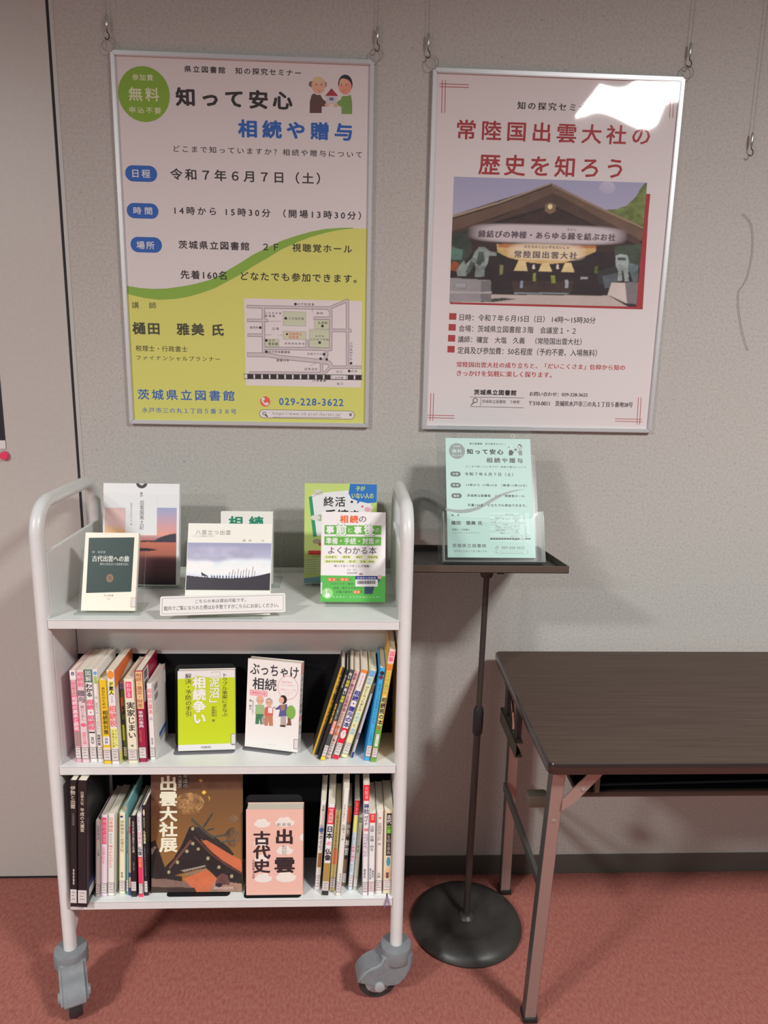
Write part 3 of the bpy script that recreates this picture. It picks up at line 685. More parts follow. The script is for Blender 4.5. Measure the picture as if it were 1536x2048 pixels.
{'g':'books leaning at the right of the middle shelf','x':.004,'x2':.0087,'y':-.37,'z':.5885,'w':.0045,'h':.178,'d':.1015,'lean':.2653,'label':'slim white and navy book hidden between leaning books','bg':(.8,.8,.88),'items':[('r',0,0,1,.12,(110,80,60)),('r',0,.66,1,.74,(40,50,110)),('v','法律',.5,.665,.735,.7,(206,202,200),1),('r',0,.92,1,1,(40,50,110))],'st':None,'side':None,'pages':(.837,.764,.622),'edge':None},
{'g':'books leaning at the right of the middle shelf','x':.0328,'x2':.0457,'y':-.382,'z':.5885,'w':.0128,'h':.2174,'d':.1135,'lean':.1414,'label':'sky blue book leaning at the right','bg':(.05,.442,.837),'items':[('e',.5,.055,.35,.022,(40,38,40)),('e',.45,.1,.35,.022,(90,50,70)),('v','相続と生前整理のための',.5,.16,.6,.4,(40,110,150),0),('v','行政書士',.5,.7,.8,.35,(40,110,150),0)],'st':(.83,.955,(70,60,65)),'side':None,'pages':(.837,.764,.622),'edge':None},
{'g':'books leaning at the right of the middle shelf','x':.0464,'x2':.059,'y':-.3867,'z':.5885,'w':.0125,'h':.2613,'d':.1182,'lean':.1414,'label':'tall orange and green book leaning against the right side panel','bg':(.88,.546,.089),'items':[('r',0,0,1,.12,(220,180,180)),('v','図解',.5,.01,.11,.8,(220,60,90),2),('r',.15,.13,.85,.18,(230,110,40)),('v','いちばん親切な',.5,.19,.39,.6,(80,160,90),1),('r',.1,.41,.75,.67,(232,205,130)),('v','相続税の本',.5,.41,.67,.8,(40,38,40),3),('r',0,.67,1,1,(90,150,60)),('p3',0,.68,.9,.7,(200,70,50)),('r',.25,.75,.75,.86,(222,218,210)),('v','オールカラー',.5,.755,.855,.35,(60,120,60),0)],'st':(.87,.96,(90,60,55)),'side':None,'pages':(.837,.764,.622),'edge':None},
{'g':'books standing at the left of the bottom shelf','x':-.6038,'x2':-.5898,'y':-.414,'z':.2585,'w':.014,'h':.3075,'d':.1455,'lean':.0628,'label':'tall thin black book at the left end of the bottom shelf','bg':(.019,.017,.019),'items':[('v','伊勢と出雲',.45,.04,.22,.75,(190,180,165),1),('v','企画展図録',.5,.25,.35,.35,(110,105,105),0),('v','博物館編集',.5,.69,.82,.25,(200,195,190),1)],'st':(.855,.965,None),'side':None,'pages':(.837,.764,.622),'edge':None},
{'g':'books standing at the left of the bottom shelf','x':-.5874,'x2':-.568,'y':-.4153,'z':.2585,'w':.0194,'h':.3075,'d':.1468,'lean':.0628,'label':'thick tall black book second from the left on the bottom shelf','bg':(.017,.015,.019),'items':[('v','出雲大社',.5,.08,.19,.35,(185,175,150),1),('v','平成の大遷宮',.5,.21,.4,.45,(195,185,160),1)],'st':(.86,.965,None),'side':[('p',[(.06,.1),(.6,.14),(.6,.2),(.06,.16)],(50,60,120)),('r',.08,.055,.58,.12,(185,180,170))],'pages':(.837,.764,.622),'edge':None},
{'g':'books standing at the left of the bottom shelf','x':-.5598,'x2':-.5495,'y':-.3846,'z':.2585,'w':.0103,'h':.1907,'d':.1161,'lean':.0628,'label':'low pale grey paperback beside the black books','bg':(.8,.729,.678),'items':[('v','出雲神話',.5,.05,.25,.55,(120,120,150),1),('v','三浦',.5,.37,.46,.45,(110,105,110),1)],'st':(.83,.955,(70,60,65)),'side':None,'pages':(.837,.764,.622),'edge':None},
{'g':'books standing at the left of the bottom shelf','x':-.5489,'x2':-.5348,'y':-.3826,'z':.2585,'w':.0141,'h':.2027,'d':.1141,'lean':.0628,'label':'pink and lavender paperback on the bottom shelf','bg':(.876,.747,.837),'items':[('r',.15,.03,.8,.35,(205,60,90)),('v','神話の迷宮',.5,.04,.34,.6,(220,150,165),1),('v','古事記を',.4,.38,.6,.5,(215,120,140),1)],'st':(.83,.955,(70,60,65)),'side':None,'pages':(.837,.764,.622),'edge':None},
{'g':'books standing at the left of the bottom shelf','x':-.5342,'x2':-.5197,'y':-.3817,'z':.2585,'w':.0145,'h':.2052,'d':.1132,'lean':.0628,'label':'white paperback with red and black vertical title on the bottom shelf','bg':(.88,.88,.8),'items':[('v','日本神話',.4,.04,.22,.6,(215,90,80),1),('v','がわかる',.4,.23,.36,.4,(110,110,130),1),('v','神々のものがたり',.4,.37,.66,.55,(215,100,90),1)],'st':(.83,.955,(70,60,65)),'side':None,'pages':(.837,.764,.622),'edge':None},
{'g':'books standing at the left of the bottom shelf','x':-.5109,'x2':-.4972,'y':-.3767,'z':.2585,'w':.0137,'h':.2049,'d':.1082,'lean':.0576,'label':'cream paperback with brown title standing alone on the bottom shelf','bg':(.88,.88,.63),'items':[('e',.35,.05,.25,.012,(40,50,110)),('v','伊勢神宮と出雲大社',.45,.09,.48,.6,(130,105,70),1),('v','新書',.45,.72,.8,.35,(90,80,60),1)],'st':(.83,.955,(70,60,65)),'side':None,'pages':(.837,.764,.622),'edge':None},
{'g':'books standing at the left of the bottom shelf','x':-.4935,'x2':-.4893,'y':-.3797,'z':.2585,'w':.0042,'h':.231,'d':.1112,'lean':.0489,'label':'teal book with an orange dot on the bottom shelf','bg':(.205,.546,.568),'items':[('e',.4,.06,.25,.015,(215,140,50)),('v','日本の美術',.5,.3,.55,.6,(60,110,150),1)],'st':(.83,.955,(70,60,65)),'side':None,'pages':(.837,.764,.622),'edge':None},
{'g':'books standing at the left of the bottom shelf','x':-.4881,'x2':-.4832,'y':-.3809,'z':.2585,'w':.0049,'h':.1942,'d':.1124,'lean':.0489,'label':'slim pinkish book squeezed between the teal and black books','bg':(.88,.662,.51),'items':[('v','神様',.5,.1,.2,.9,(205,60,70),2),('r',0,.7,1,.76,(60,60,110)),('r',0,.9,1,1,(60,60,110))],'st':None,'side':None,'pages':(.837,.764,.622),'edge':None},
{'g':'books standing at the left of the bottom shelf','x':-.4807,'x2':-.4698,'y':-.386,'z':.2585,'w':.0109,'h':.2032,'d':.1175,'lean':.0401,'label':'narrow black book with pale title on the bottom shelf','bg':(.023,.021,.026),'items':[('v','古代天皇の誕生と系譜',.5,.06,.45,.45,(190,185,170),0),('v','山川',.5,.55,.68,.3,(150,145,140),0)],'st':(.805,.92,None),'side':None,'pages':(.837,.764,.622),'edge':None},
{'g':'books standing at the left of the bottom shelf','x':-.4643,'x2':-.4547,'y':-.3863,'z':.2585,'w':.0096,'h':.2077,'d':.1178,'lean':.0279,'label':'white and magenta paperback on the bottom shelf','bg':(.88,.876,.876),'items':[('v','写真で見る',.4,.03,.2,.4,(120,100,140),0),('v','日本の',.5,.21,.36,.7,(215,90,120),1),('v','仏像',.5,.38,.5,.8,(40,38,40),2),('r',0,.51,1,1,(205,50,90)),('v','図鑑',.5,.52,.64,.6,(230,160,60),1)],'st':(.83,.955,(70,60,65)),'side':None,'pages':(.837,.764,.622),'edge':None},
{'g':'books standing at the left of the bottom shelf','x':-.4529,'x2':-.4449,'y':-.3829,'z':.2585,'w':.008,'h':.2266,'d':.1144,'lean':.0209,'label':'black book with a flame mark and pale green title beside the brown catalogue','bg':(.026,.023,.031),'items':[('e',.5,.08,.25,.035,(215,170,150)),('v','まるわかり',.5,.13,.25,.5,(170,185,150),1),('v','仏像図鑑',.5,.27,.42,.6,(190,200,160),2),('v','仏教美術がよくわかる本',.4,.45,.78,.25,(140,145,140),0)],'st':(.83,.955,(70,60,65)),'side':None,'pages':(.837,.764,.622),'edge':None},
{'g':'books standing at the right of the bottom shelf','x':-.0747,'x2':-.0631,'y':-.3718,'z':.2585,'w':.0116,'h':.227,'d':.1033,'lean':.0628,'label':'white book with a dark blue side, leftmost of the right group on the bottom shelf','bg':(.876,.837,.764),'items':[('v','日本',.5,.04,.12,.4,(40,38,40),1),('v','仏像めぐり',.5,.25,.55,.65,(70,80,110),1),('r',.2,.58,.9,.74,(140,100,60)),('e',.5,.32,.4,.025,(60,90,140))],'st':(.83,.955,(70,60,65)),'side':None,'pages':(.837,.764,.622),'edge':(60,110,130)},
{'g':'books standing at the right of the bottom shelf','x':-.0581,'x2':-.0433,'y':-.3885,'z':.2585,'w':.0148,'h':.2294,'d':.12,'lean':.0628,'label':'book with red top panel and bold black title on the bottom shelf','bg':(.88,.88,.88),'items':[('r',0,.035,1,.215,(205,40,60)),('v','写真図解',.5,.045,.205,.7,(225,195,195),1),('v','日本',.5,.23,.38,.95,(40,38,40),3),('v','の',.5,.4,.45,.6,(205,50,60),2),('v','仏像',.5,.47,.62,.95,(40,38,40),3),('r',0,.64,1,1,(150,125,70)),('r',0,.95,1,1,(40,38,40))],'st':(.84,.945,None),'side':None,'pages':(.837,.764,.622),'edge':None},
{'g':'books standing at the right of the bottom shelf','x':-.0413,'x2':-.0289,'y':-.3759,'z':.2585,'w':.0124,'h':.2054,'d':.1074,'lean':.0628,'label':'olive and cream paperback behind the red-topped book','bg':(.8,.712,.313),'items':[('v','ほんとうの日本の神',.45,.05,.5,.5,(120,130,60),1),('r',.05,.47,.95,.66,(215,130,90))],'st':(.83,.955,(70,60,65)),'side':None,'pages':(.837,.764,.622),'edge':None},
{'g':'books standing at the right of the bottom shelf','x':-.0269,'x2':-.0146,'y':-.391,'z':.2585,'w':.0123,'h':.2688,'d':.1225,'lean':.0628,'label':'tall plain white book leaning in the right group of the bottom shelf','bg':(.88,.88,.8),'items':[('v','日本の神社と',.4,.14,.3,.3,(120,115,110),0),('v','仏様ランキ',.5,.32,.48,.55,(90,85,90),1),('v','新書館',.6,.78,.86,.3,(110,105,105),0)],'st':(.86,.96,(70,80,100)),'side':None,'pages':(.837,.764,.622),'edge':None},
{'g':'books standing at the right of the bottom shelf','x':-.0134,'x2':-.004,'y':-.36,'z':.2585,'w':.0094,'h':.2063,'d':.0915,'lean':.0628,'label':'slim book with a black title panel and brown picture on the spine','bg':(.272,.185,.116),'items':[('r',0,.02,1,.2,(180,90,60)),('v','伊勢',.5,.22,.36,.9,(206,202,200),1),('r',0,.38,1,.66,(40,38,40)),('v','神宮',.5,.4,.62,.9,(206,202,200),3)],'st':(.83,.955,(70,60,65)),'side':None,'pages':(.837,.764,.622),'edge':None},
{'g':'books standing at the right of the bottom shelf','x':.001,'x2':.011,'y':-.3731,'z':.2585,'w':.01,'h':.2284,'d':.1046,'lean':.0628,'label':'slim grey-blue book with a red top','bg':(.63,.747,.837),'items':[('r',0,0,1,.16,(190,35,45)),('v','ビジュアル',.5,.02,.15,.5,(220,190,190),0),('r',.1,.17,.8,.35,(195,195,90)),('v','ニッポンの',.4,.36,.5,.5,(90,90,90),0),('v','神様と神社',.4,.5,.68,.7,(210,70,90),1),('v','マップ',.4,.7,.8,.5,(90,100,110),1)],'st':(.83,.955,(70,60,65)),'side':None,'pages':(.837,.764,.622),'edge':None},
{'g':'books standing at the right of the bottom shelf','x':.0118,'x2':.0215,'y':-.3721,'z':.2585,'w':.0097,'h':.1899,'d':.1036,'lean':.0628,'label':'low grey-green book beside the tall shrine guide','bg':(.568,.598,.482),'items':[('v','図説',.5,.02,.1,.7,(40,38,40),1),('v','しきたりと神様',.45,.12,.5,.5,(100,110,90),1)],'st':(.83,.955,(70,60,65)),'side':None,'pages':(.837,.764,.622),'edge':None},
{'g':'books standing at the right of the bottom shelf','x':.0332,'x2':.0458,'y':-.391,'z':.2585,'w':.0126,'h':.2779,'d':.1225,'lean':0,'label':'tall white book with a red square at the top and navy title','bg':(.88,.876,.88),'items':[('r',0,0,1,.14,(210,35,50)),('v','大開運',.5,.01,.13,.6,(225,160,160),1),('v','神社',.5,.16,.26,.85,(60,60,120),3),('v','ガイド',.5,.27,.36,.7,(40,38,40),2),('r',.2,.385,.9,.41,(215,110,120)),('v','日本の神様ご利益',.35,.43,.64,.35,(130,90,130),0),('v','全国神社の歩きかた',.72,.43,.64,.35,(130,90,130),0),('v','著者名',.4,.75,.84,.4,(40,38,40),1)],'st':(.87,.96,(70,50,60)),'side':None,'pages':(.837,.764,.622),'edge':None},
{'g':'books standing at the right of the bottom shelf','x':.0466,'x2':.0607,'y':-.3912,'z':.2585,'w':.0141,'h':.208,'d':.1227,'lean':0,'label':'white paperback with a red tag shape and thin black title','bg':(.88,.88,.88),'items':[('p3',.02,0,1,.11,(210,45,50)),('r',.05,0,.95,.09,(210,45,50)),('v','週末',.5,.01,.085,.5,(225,180,170),1),('v','出雲・吉備・伊予',.45,.14,.46,.6,(40,38,40),0),('v','歴史街道',.3,.66,.8,.35,(40,38,40),0),('v','編集部',.7,.68,.78,.3,(40,38,40),0)],'st':(.82,.935,(160,60,60)),'side':None,'pages':(.837,.764,.622),'edge':None},
{'g':'books standing at the right of the bottom shelf','x':.0624,'x2':.0782,'y':-.3835,'z':.2585,'w':.0158,'h':.2099,'d':.115,'lean':0,'label':'cream paperback with a slender grey title before the last book','bg':(.88,.819,.747),'items':[('e',.5,.09,.2,.012,(190,120,110)),('v','出雲国風土記',.5,.14,.36,.55,(110,100,100),0),('v','考',.5,.38,.42,.5,(110,100,100),1),('v','大野',.5,.74,.82,.5,(110,100,100),1)],'st':(.84,.96,(60,50,80)),'side':None,'pages':(.837,.764,.622),'edge':None},
{'g':'books standing at the right of the bottom shelf','x':.0797,'x2':.099,'y':-.3859,'z':.2585,'w':.0193,'h':.2128,'d':.1174,'lean':0,'label':'thick beige book with a black title panel and a purple ribbon bookmark','bg':(.8,.712,.51),'items':[('r',.28,.04,.86,.54,(44,42,42)),('v','古代',.57,.05,.165,.52,(206,202,200),2),('v','出雲',.57,.17,.28,.52,(120,190,70),2),('v','を知る事典',.57,.29,.53,.45,(150,140,130),1),('e',.57,.61,.22,.055,(60,130,150)),('p3',0,.66,1,.8,(200,160,120)),('r',.35,.74,.65,.81,(80,70,70))],'st':(.83,.945,(150,60,50)),'side':None,'pages':(.837,.764,.622),'edge':None},
]
ART['FACES'] = [
{'key':'sunset','o':[-.5705,-.1889,.9222],'yaw':0,'lean':.2094,'w':.1731,'h':.234,'t':.016,'sp':'right','label':'large white book with sunset lake photos, standing behind the small green-covered book','bg':(.88,.88,.88),'items':[('raster','SUNSET',.0036,.0008,.167,.1785),('r',.0506,.1148,.1221,.2109,(.85,.85,.85),0),('r',.0003,.1772,.051,.2122,(.85,.85,.85),0),('r',.1232,.1789,.1727,.2089,(.85,.85,.85),0),('e',.0867,.2355,.0129,.0128,(.059,.05,.05)),('e',.0867,.2355,.0057,.0055,(.85,.85,.85)),('v','解説',.0832,.2028,.0894,.2146,(.104,.091,.091),1),('v','出雲国風土記',.0829,.127,.0926,.1972,(.104,.091,.099),1),('v','島根県古代文化センター編',.0617,.1376,.0658,.1898,(.203,.184,.184),0)],'st':None,'spitems':[],'pages':(.794,.734,.608)},
{'key':'green_cover','o':[-.5563,-.3638,.9222],'yaw':0,'lean':.3491,'w':.1104,'h':.1626,'t':.011,'sp':'right','label':'small cream pocket book with a dark green cover panel on the top shelf','bg':(.88,.856,.718),'items':[('p',[(.0076,.1516),(.1014,.1532),(.1006,.0397),(.0085,.0365)],(.007,.036,.03)),('t','古代出雲への旅',.0167,.1018,.0932,.1143,(.751,.751,.669),4),('t','関\u3000和彦著',.0164,.1191,.0435,.1243,(.396,.457,.426),0),('t','幕末の旅日記から原風景を読む',.0335,.094,.0927,.0995,(.489,.523,.489),0),('e',.0553,.0674,.0072,.0085,(.281,.159,.08)),('e',.0553,.0674,.0044,.0055,(.166,.104,.059)),('t','中公新書',.0452,.0298,.0644,.0337,(.244,.203,.166),0),('t','965',.0511,.0236,.0588,.0264,(.244,.203,.166),0)],'st':('right',.05,.17,(200,120,60)),'spitems':[],'pages':(.794,.734,.608)},
{'key':'green_title','o':[-.3036,-.1764,.9222],'yaw':0,'lean':.1745,'w':.1206,'h':.1694,'t':.022,'sp':'right','label':'white book with thick green title, half hidden behind the landscape photo book','bg':(.88,.856,.802),'items':[('t','相続',.0177,.1304,.099,.1587,(.009,.244,.133),3),('r',.0066,.04,.1177,.0459,(.059,.341,.166),0),('r',.0064,.0012,.1173,.0108,(.059,.341,.166),0)],'st':None,'spitems':[],'pages':(.794,.734,.608)},
{'key':'landscape','o':[-.3415,-.382,.9222],'yaw':0,'lean':.384,'w':.1756,'h':.1895,'t':.01,'sp':'right','label':'cream book with a cloudy sky and dark hill photo, centre of the top shelf','bg':(.88,.88,.794),'items':[('t','八雲立つ出雲',.0157,.1653,.0886,.1754,(.244,.223,.195),0),('t','いにしえの神話をたずねて',.01,.1606,.0558,.1641,(.396,.368,.341),0),('t','撮影\u3000文',.1134,.1514,.1595,.1565,(.396,.368,.341),0),('raster','HILL',.0012,.05,.1741,.1485),('l',[(.0386,.0746),(.0386,.0805)],.0009,(.045,.036,.055)),('l',[(.0397,.0746),(.0397,.0791)],.0014,(.045,.036,.055)),('l',[(.043,.0746),(.043,.081)],.0009,(.045,.036,.055)),('l',[(.0441,.0746),(.0441,.0791)],.0014,(.045,.036,.055)),('l',[(.0527,.0746),(.0527,.0815)],.0009,(.045,.036,.055)),('l',[(.0537,.0746),(.0537,.0791)],.0014,(.045,.036,.055)),('l',[(.0579,.0746),(.0579,.0805)],.0009,(.045,.036,.055)),('l',[(.059,.0746),(.059,.0791)],.0014,(.045,.036,.055)),('l',[(.0641,.0746),(.0641,.081)],.0009,(.045,.036,.055)),('l',[(.0651,.0746),(.0651,.0791)],.0014,(.045,.036,.055)),('l',[(.0694,.0746),(.0694,.0815)],.0009,(.045,.036,.055)),('l',[(.0704,.0746),(.0704,.0791)],.0014,(.045,.036,.055)),('l',[(.0755,.0746),(.0755,.0805)],.0009,(.045,.036,.055)),('l',[(.0766,.0746),(.0766,.0791)],.0014,(.045,.036,.055)),('l',[(.0825,.0746),(.0825,.0815)],.0009,(.045,.036,.055)),('l',[(.0836,.0746),(.0836,.0791)],.0014,(.045,.036,.055)),('l',[(.0878,.0746),(.0899,.0874)],.0009,(.045,.036,.055)),('l',[(.0889,.0746),(.0889,.0791)],.0014,(.045,.036,.055)),('l',[(.0939,.0746),(.0968,.0924)],.0009,(.045,.036,.055)),('l',[(.095,.0746),(.095,.0791)],.0014,(.045,.036,.055)),('l',[(.0992,.0746),(.1013,.0884)],.0009,(.045,.036,.055)),('l',[(.1003,.0746),(.1003,.0791)],.0014,(.045,.036,.055)),('l',[(.1054,.0746),(.1078,.0943)],.0009,(.045,.036,.055)),('l',[(.1064,.0746),(.1064,.0791)],.0014,(.045,.036,.055)),('l',[(.1115,.0746),(.1136,.0894)],.0009,(.045,.036,.055)),('l',[(.1126,.0746),(.1126,.0791)],.0014,(.045,.036,.055)),('l',[(.1168,.0746),(.1189,.0924)],.0009,(.045,.036,.055)),('l',[(.1178,.0746),(.1178,.0791)],.0014,(.045,.036,.055)),('l',[(.1229,.0746),(.1247,.0953)],.0009,(.045,.036,.055)),('l',[(.124,.0746),(.124,.0791)],.0014,(.045,.036,.055)),('l',[(.1282,.0746),(.1303,.0914)],.0009,(.045,.036,.055)),('l',[(.1292,.0746),(.1292,.0791)],.0014,(.045,.036,.055)),('l',[(.1352,.0746),(.138,.0993)],.0009,(.045,.036,.055)),('l',[(.1363,.0746),(.1363,.0791)],.0014,(.045,.036,.055)),('l',[(.1405,.0746),(.1419,.0894)],.0009,(.045,.036,.055)),('l',[(.1415,.0746),(.1415,.0791)],.0014,(.045,.036,.055)),('p',[(.0307,.0874),(.0457,.0786),(.0325,.0795)],(.045,.036,.055))],'st':('right',.13,.22,(120,100,90)),'spitems':[],'pages':(.794,.734,.608)},
{'key':'clipboard','o':[-.1106,-.166,.9222],'yaw':0,'lean':.1571,'w':.1703,'h':.2351,'t':.018,'sp':'left','label':'light green book with a blue speech bubble on the top shelf','bg':(.593,.718,.211),'items':[('p',[(.0102,.2037),(.0182,.2052),(.0301,.1108),(.0211,.1092)],(.028,.315,.149)),('p',[(.0167,.2107),(.1017,.2198),(.1561,.2027),(.1556,.1157),(.0295,.1121)],(.85,.838,.85)),('p',[(.02,.2197),(.0376,.2212),(.0439,.2099),(.0327,.2068)],(.669,.669,.593)),('l',[(.0182,.2085),(.0423,.2147)],.001,(.396,.29,.203)),('l',[(.0408,.2163),(.0166,.202)],.001,(.396,.29,.203)),('p',[(.1066,.2351),(.1697,.2347),(.1695,.1923),(.1496,.1899),(.1303,.1939),(.1239,.1875),(.1233,.1958),(.1095,.2004),(.1032,.2127)],(.028,.184,.557)),('t','子が',.1203,.2188,.1417,.2299,(.85,.85,.104),2),('t','いない人の',.1106,.201,.1618,.2142,(.85,.85,.104),2),('t','終活・',.0445,.1811,.1142,.2047,(.028,.025,.028),2),('t','手続き',.0484,.1482,.1285,.1745,(.028,.025,.028),3),('e',.0376,.1546,.0109,.0077,(.396,.489,.341)),('e',.0258,.1547,.011,.0064,(.751,.734,.669)),('e',.1361,.1822,.0028,.0025,(.85,.08,.104)),('e',.1479,.1754,.0071,.0058,(.85,.396,.489)),('e',.1575,.1802,.0038,.0038,(.85,.669,.709)),('r',.0099,.0672,.0587,.0773,(.669,.041,.034),0),('e',.03,.0988,.0103,.0058,(.396,.341,.223)),('e',.0397,.0922,.0065,.0038,(.593,.059,.059)),('l',[(.0022,.0569),(.049,.0588)],.0011,(.794,.794,.709)),('l',[(.0038,.0543),(.0296,.0567)],.0006,(.203,.244,.166)),('l',[(.0022,.0517),(.0489,.0533)],.0011,(.794,.794,.709)),('l',[(.0038,.0491),(.0296,.0512)],.0006,(.203,.244,.166)),('l',[(.0021,.0465),(.0489,.0478)],.0011,(.794,.794,.709)),('l',[(.0037,.0439),(.0295,.0457)],.0006,(.203,.244,.166)),('l',[(.0021,.0413),(.0488,.0423)],.0011,(.794,.794,.709)),('l',[(.0037,.0387),(.0295,.0402)],.0006,(.203,.244,.166)),('l',[(.002,.0361),(.0488,.0368)],.0011,(.794,.794,.709)),('l',[(.0036,.0335),(.0294,.0346)],.0006,(.203,.244,.166)),('l',[(.002,.0309),(.0487,.0313)],.0011,(.794,.794,.709)),('l',[(.0036,.0283),(.0294,.0291)],.0006,(.203,.244,.166)),('l',[(.0019,.0257),(.0487,.0257)],.0011,(.794,.794,.709)),('l',[(.0035,.0231),(.0293,.0236)],.0006,(.203,.244,.166)),('p',[(.0002,.0114),(.0647,.0191),(.0646,-.002),(0,-.0025)],(.203,.396,.489)),('t','手続き・お金のすべて',.0184,.0615,.0393,.0655,(.133,.133,.08),0)],'st':None,'spitems':[],'pages':(.794,.734,.608)},
{'key':'green_band','o':[-.0658,-.3055,.9244],'yaw':0,'lean':.3142,'w':.1413,'h':.1967,'t':.018,'sp':'left','label':'white book with green title bands and a barcode sticker, front right of the top shelf','bg':(.88,.838,.838),'items':[('t','相続',.0402,.1722,.0811,.1897,(.85,.149,.034),3),('t','の',.0822,.1744,.0984,.1874,(.08,.063,.08),1),('r',.007,.1474,.1316,.1672,(.139,.457,.063),.0004),('r',.0069,.1232,.1317,.1424,(.139,.457,.063),.0004),('t','事',.0101,.1487,.0284,.1659,(.85,.85,.838),3),('t','前',.0308,.1442,.0567,.1705,(.139,.457,.063),3),('t','前',.032,.1453,.0555,.1694,(.85,.85,.838),3),('t','と',.0584,.1524,.068,.1612,(.85,.85,.838),1),('t','事',.0713,.1484,.0892,.1658,(.85,.85,.838),3),('t','後',.0919,.1436,.1178,.1707,(.139,.457,.063),3),('t','後',.0931,.1447,.1166,.1696,(.85,.85,.838),3),('t','の',.1186,.1528,.1277,.1613,(.85,.85,.838),1),('t','準備・手続・対策',.0104,.1253,.1162,.14,(.85,.85,.82),2),('t','が',.1182,.1286,.1277,.1371,(.85,.85,.82),1),('t','よくわかる本',.0158,.1037,.1216,.1202,(.08,.063,.08),1),('r',.0066,.0938,.0369,.1006,(.751,.85,.341),.0007),('t','生前贈与',.0104,.0948,.0336,.0996,(.08,.063,.08),1),('r',.0441,.0942,.0665,.1009,(.751,.85,.341),.0007),('t','遺言書',.048,.0952,.0632,.0999,(.08,.063,.08),1),('r',.0734,.0943,.0931,.1011,(.751,.85,.341),.0007),('t','遺留分',.0773,.0954,.0898,.1001,(.08,.063,.08),1),('r',.1,.0943,.127,.1011,(.751,.85,.341),.0007),('t','財産評価',.1038,.0953,.1237,.1,(.08,.063,.08),1),('r',.007,.0845,.0532,.0909,(.751,.85,.341),.0007),('t','遺産分割協議書',.0108,.0856,.0499,.0898,(.08,.063,.08),1),('r',.0584,.0845,.0785,.0911,(.751,.85,.341),.0007),('t','節税',.0622,.0856,.0752,.0901,(.08,.063,.08),1),('r',.0826,.0845,.1189,.0913,(.751,.85,.341),.0007),('t','延納・物納',.0864,.0855,.1156,.0903,(.08,.063,.08),1),('t','知っておくべきことが満載！',.0292,.0752,.1082,.0806,(.08,.063,.08),1),('t','弁護士・税理士',.0575,.0697,.0786,.0714,(.08,.063,.08),0),('t','共著・監修',.0576,.0669,.0787,.0684,(.08,.063,.08),0),('t','吉田信明',.0574,.0602,.0789,.0647,(.08,.063,.08),0),('p',[(-.0114,.0571),(.1512,.056),(.153,-.016),(-.0081,-.0192)],(.104,.489,.084)),('e',.0877,.0605,.0043,.0024,(.523,.244,.29)),('p',[(.096,.0332),(.1175,.0336),(.1133,.0175),(.0951,.0172)],(.041,.075,.133)),('p',[(.1165,.0455),(.1257,.0524),(.1312,.0498),(.1221,.0363),(.1155,.0335)],(.041,.075,.133)),('e',.129,.0541,.0045,.0045,(.794,.489,.341)),('r',.0154,.0447,.0341,.0516,(.85,.149,.034),.0002),('t','民法',.0175,.0457,.0319,.0505,(.85,.669,.523),2),('r',.0428,.0449,.0608,.0518,(.85,.149,.034),.0002),('t','税法',.0449,.0459,.0586,.0507,(.85,.669,.523),2),('t','と',.0352,.0462,.0405,.0502,(.08,.063,.08),1),('t','を',.0629,.0463,.0678,.0506,(.08,.063,.08),1),('t','わかりやすく解説、',.0226,.0368,.0742,.0415,(.08,.063,.08),1),('t','相続・贈与の手続きと',.0284,.0275,.0894,.0325,(.08,.063,.08),1),('t','対策の基本を',.0341,.0186,.0708,.0241,(.08,.063,.08),1),('r',.0713,.0181,.087,.0245,(.85,.149,.034),.0002),('t','図解',.0729,.0189,.0854,.0237,(.85,.669,.523),1),('t','！',.0877,.019,.0906,.0245,(.08,.063,.08),1),('e',.0154,.0181,.0122,.0118,(.341,.709,.244)),('p',[(.0119,.0274),(.0141,.0275),(.015,.0184),(.0209,.0169),(.0217,.0132),(.0178,.0091),(.0117,.009),(.0092,.0143),(.0123,.017)],(.85,.85,.85)),('t','なるほど、そうすればいいのか！',.0271,.0088,.1296,.0125,(.751,.85,.669),1),('r',.0759,.0334,.1249,.0565,(.85,.82,.82),0),('r',.0759,.0487,.1245,.0565,(.034,.05,.267),0),('t','茨城県立図書館',.0797,.0501,.1201,.0543,(.751,.751,.85),1),('r',.08,.0385,.0811,.046,(.08,.075,.084),0),('r',.0816,.0385,.0824,.046,(.08,.075,.084),0),('r',.0833,.0386,.0851,.046,(.08,.075,.084),0),('r',.0857,.0386,.0867,.0461,(.08,.075,.084),0),('r',.087,.0386,.0878,.0461,(.08,.075,.084),0),('r',.0881,.0387,.09,.0461,(.08,.075,.084),0),('r',.0908,.0387,.0923,.0462,(.08,.075,.084),0),('r',.0926,.0387,.0936,.0462,(.08,.075,.084),0),('r',.0945,.0388,.0959,.0462,(.08,.075,.084),0),('r',.0965,.0388,.0975,.0463,(.08,.075,.084),0),('r',.0978,.0388,.0993,.0463,(.08,.075,.084),0),('r',.0996,.0389,.1004,.0463,(.08,.075,.084),0),('r',.1012,.0389,.1027,.0463,(.08,.075,.084),0),('r',.1032,.0389,.1043,.0464,(.08,.075,.084),0),('r',.1046,.039,.106,.0464,(.08,.075,.084),0),('r',.1066,.039,.1081,.0464,(.08,.075,.084),0),('r',.1084,.039,.1098,.0465,(.08,.075,.084),0),('r',.1107,.0391,.1125,.0465,(.08,.075,.084),0),('r',.1134,.0391,.1144,.0466,(.08,.075,.084),0),('r',.1147,.0391,.1157,.0466,(.08,.075,.084),0),('r',.1163,.0392,.1177,.0466,(.08,.075,.084),0),('r',.1181,.0392,.1195,.0466,(.08,.075,.084),0),('t','1 0 7 2 4 5 8 3 1',.0844,.0357,.1168,.0372,(.08,.063,.08),0)],'st':('left',.08,.22,(60,60,60)),'spitems':[],'pages':(.794,.734,.608)},
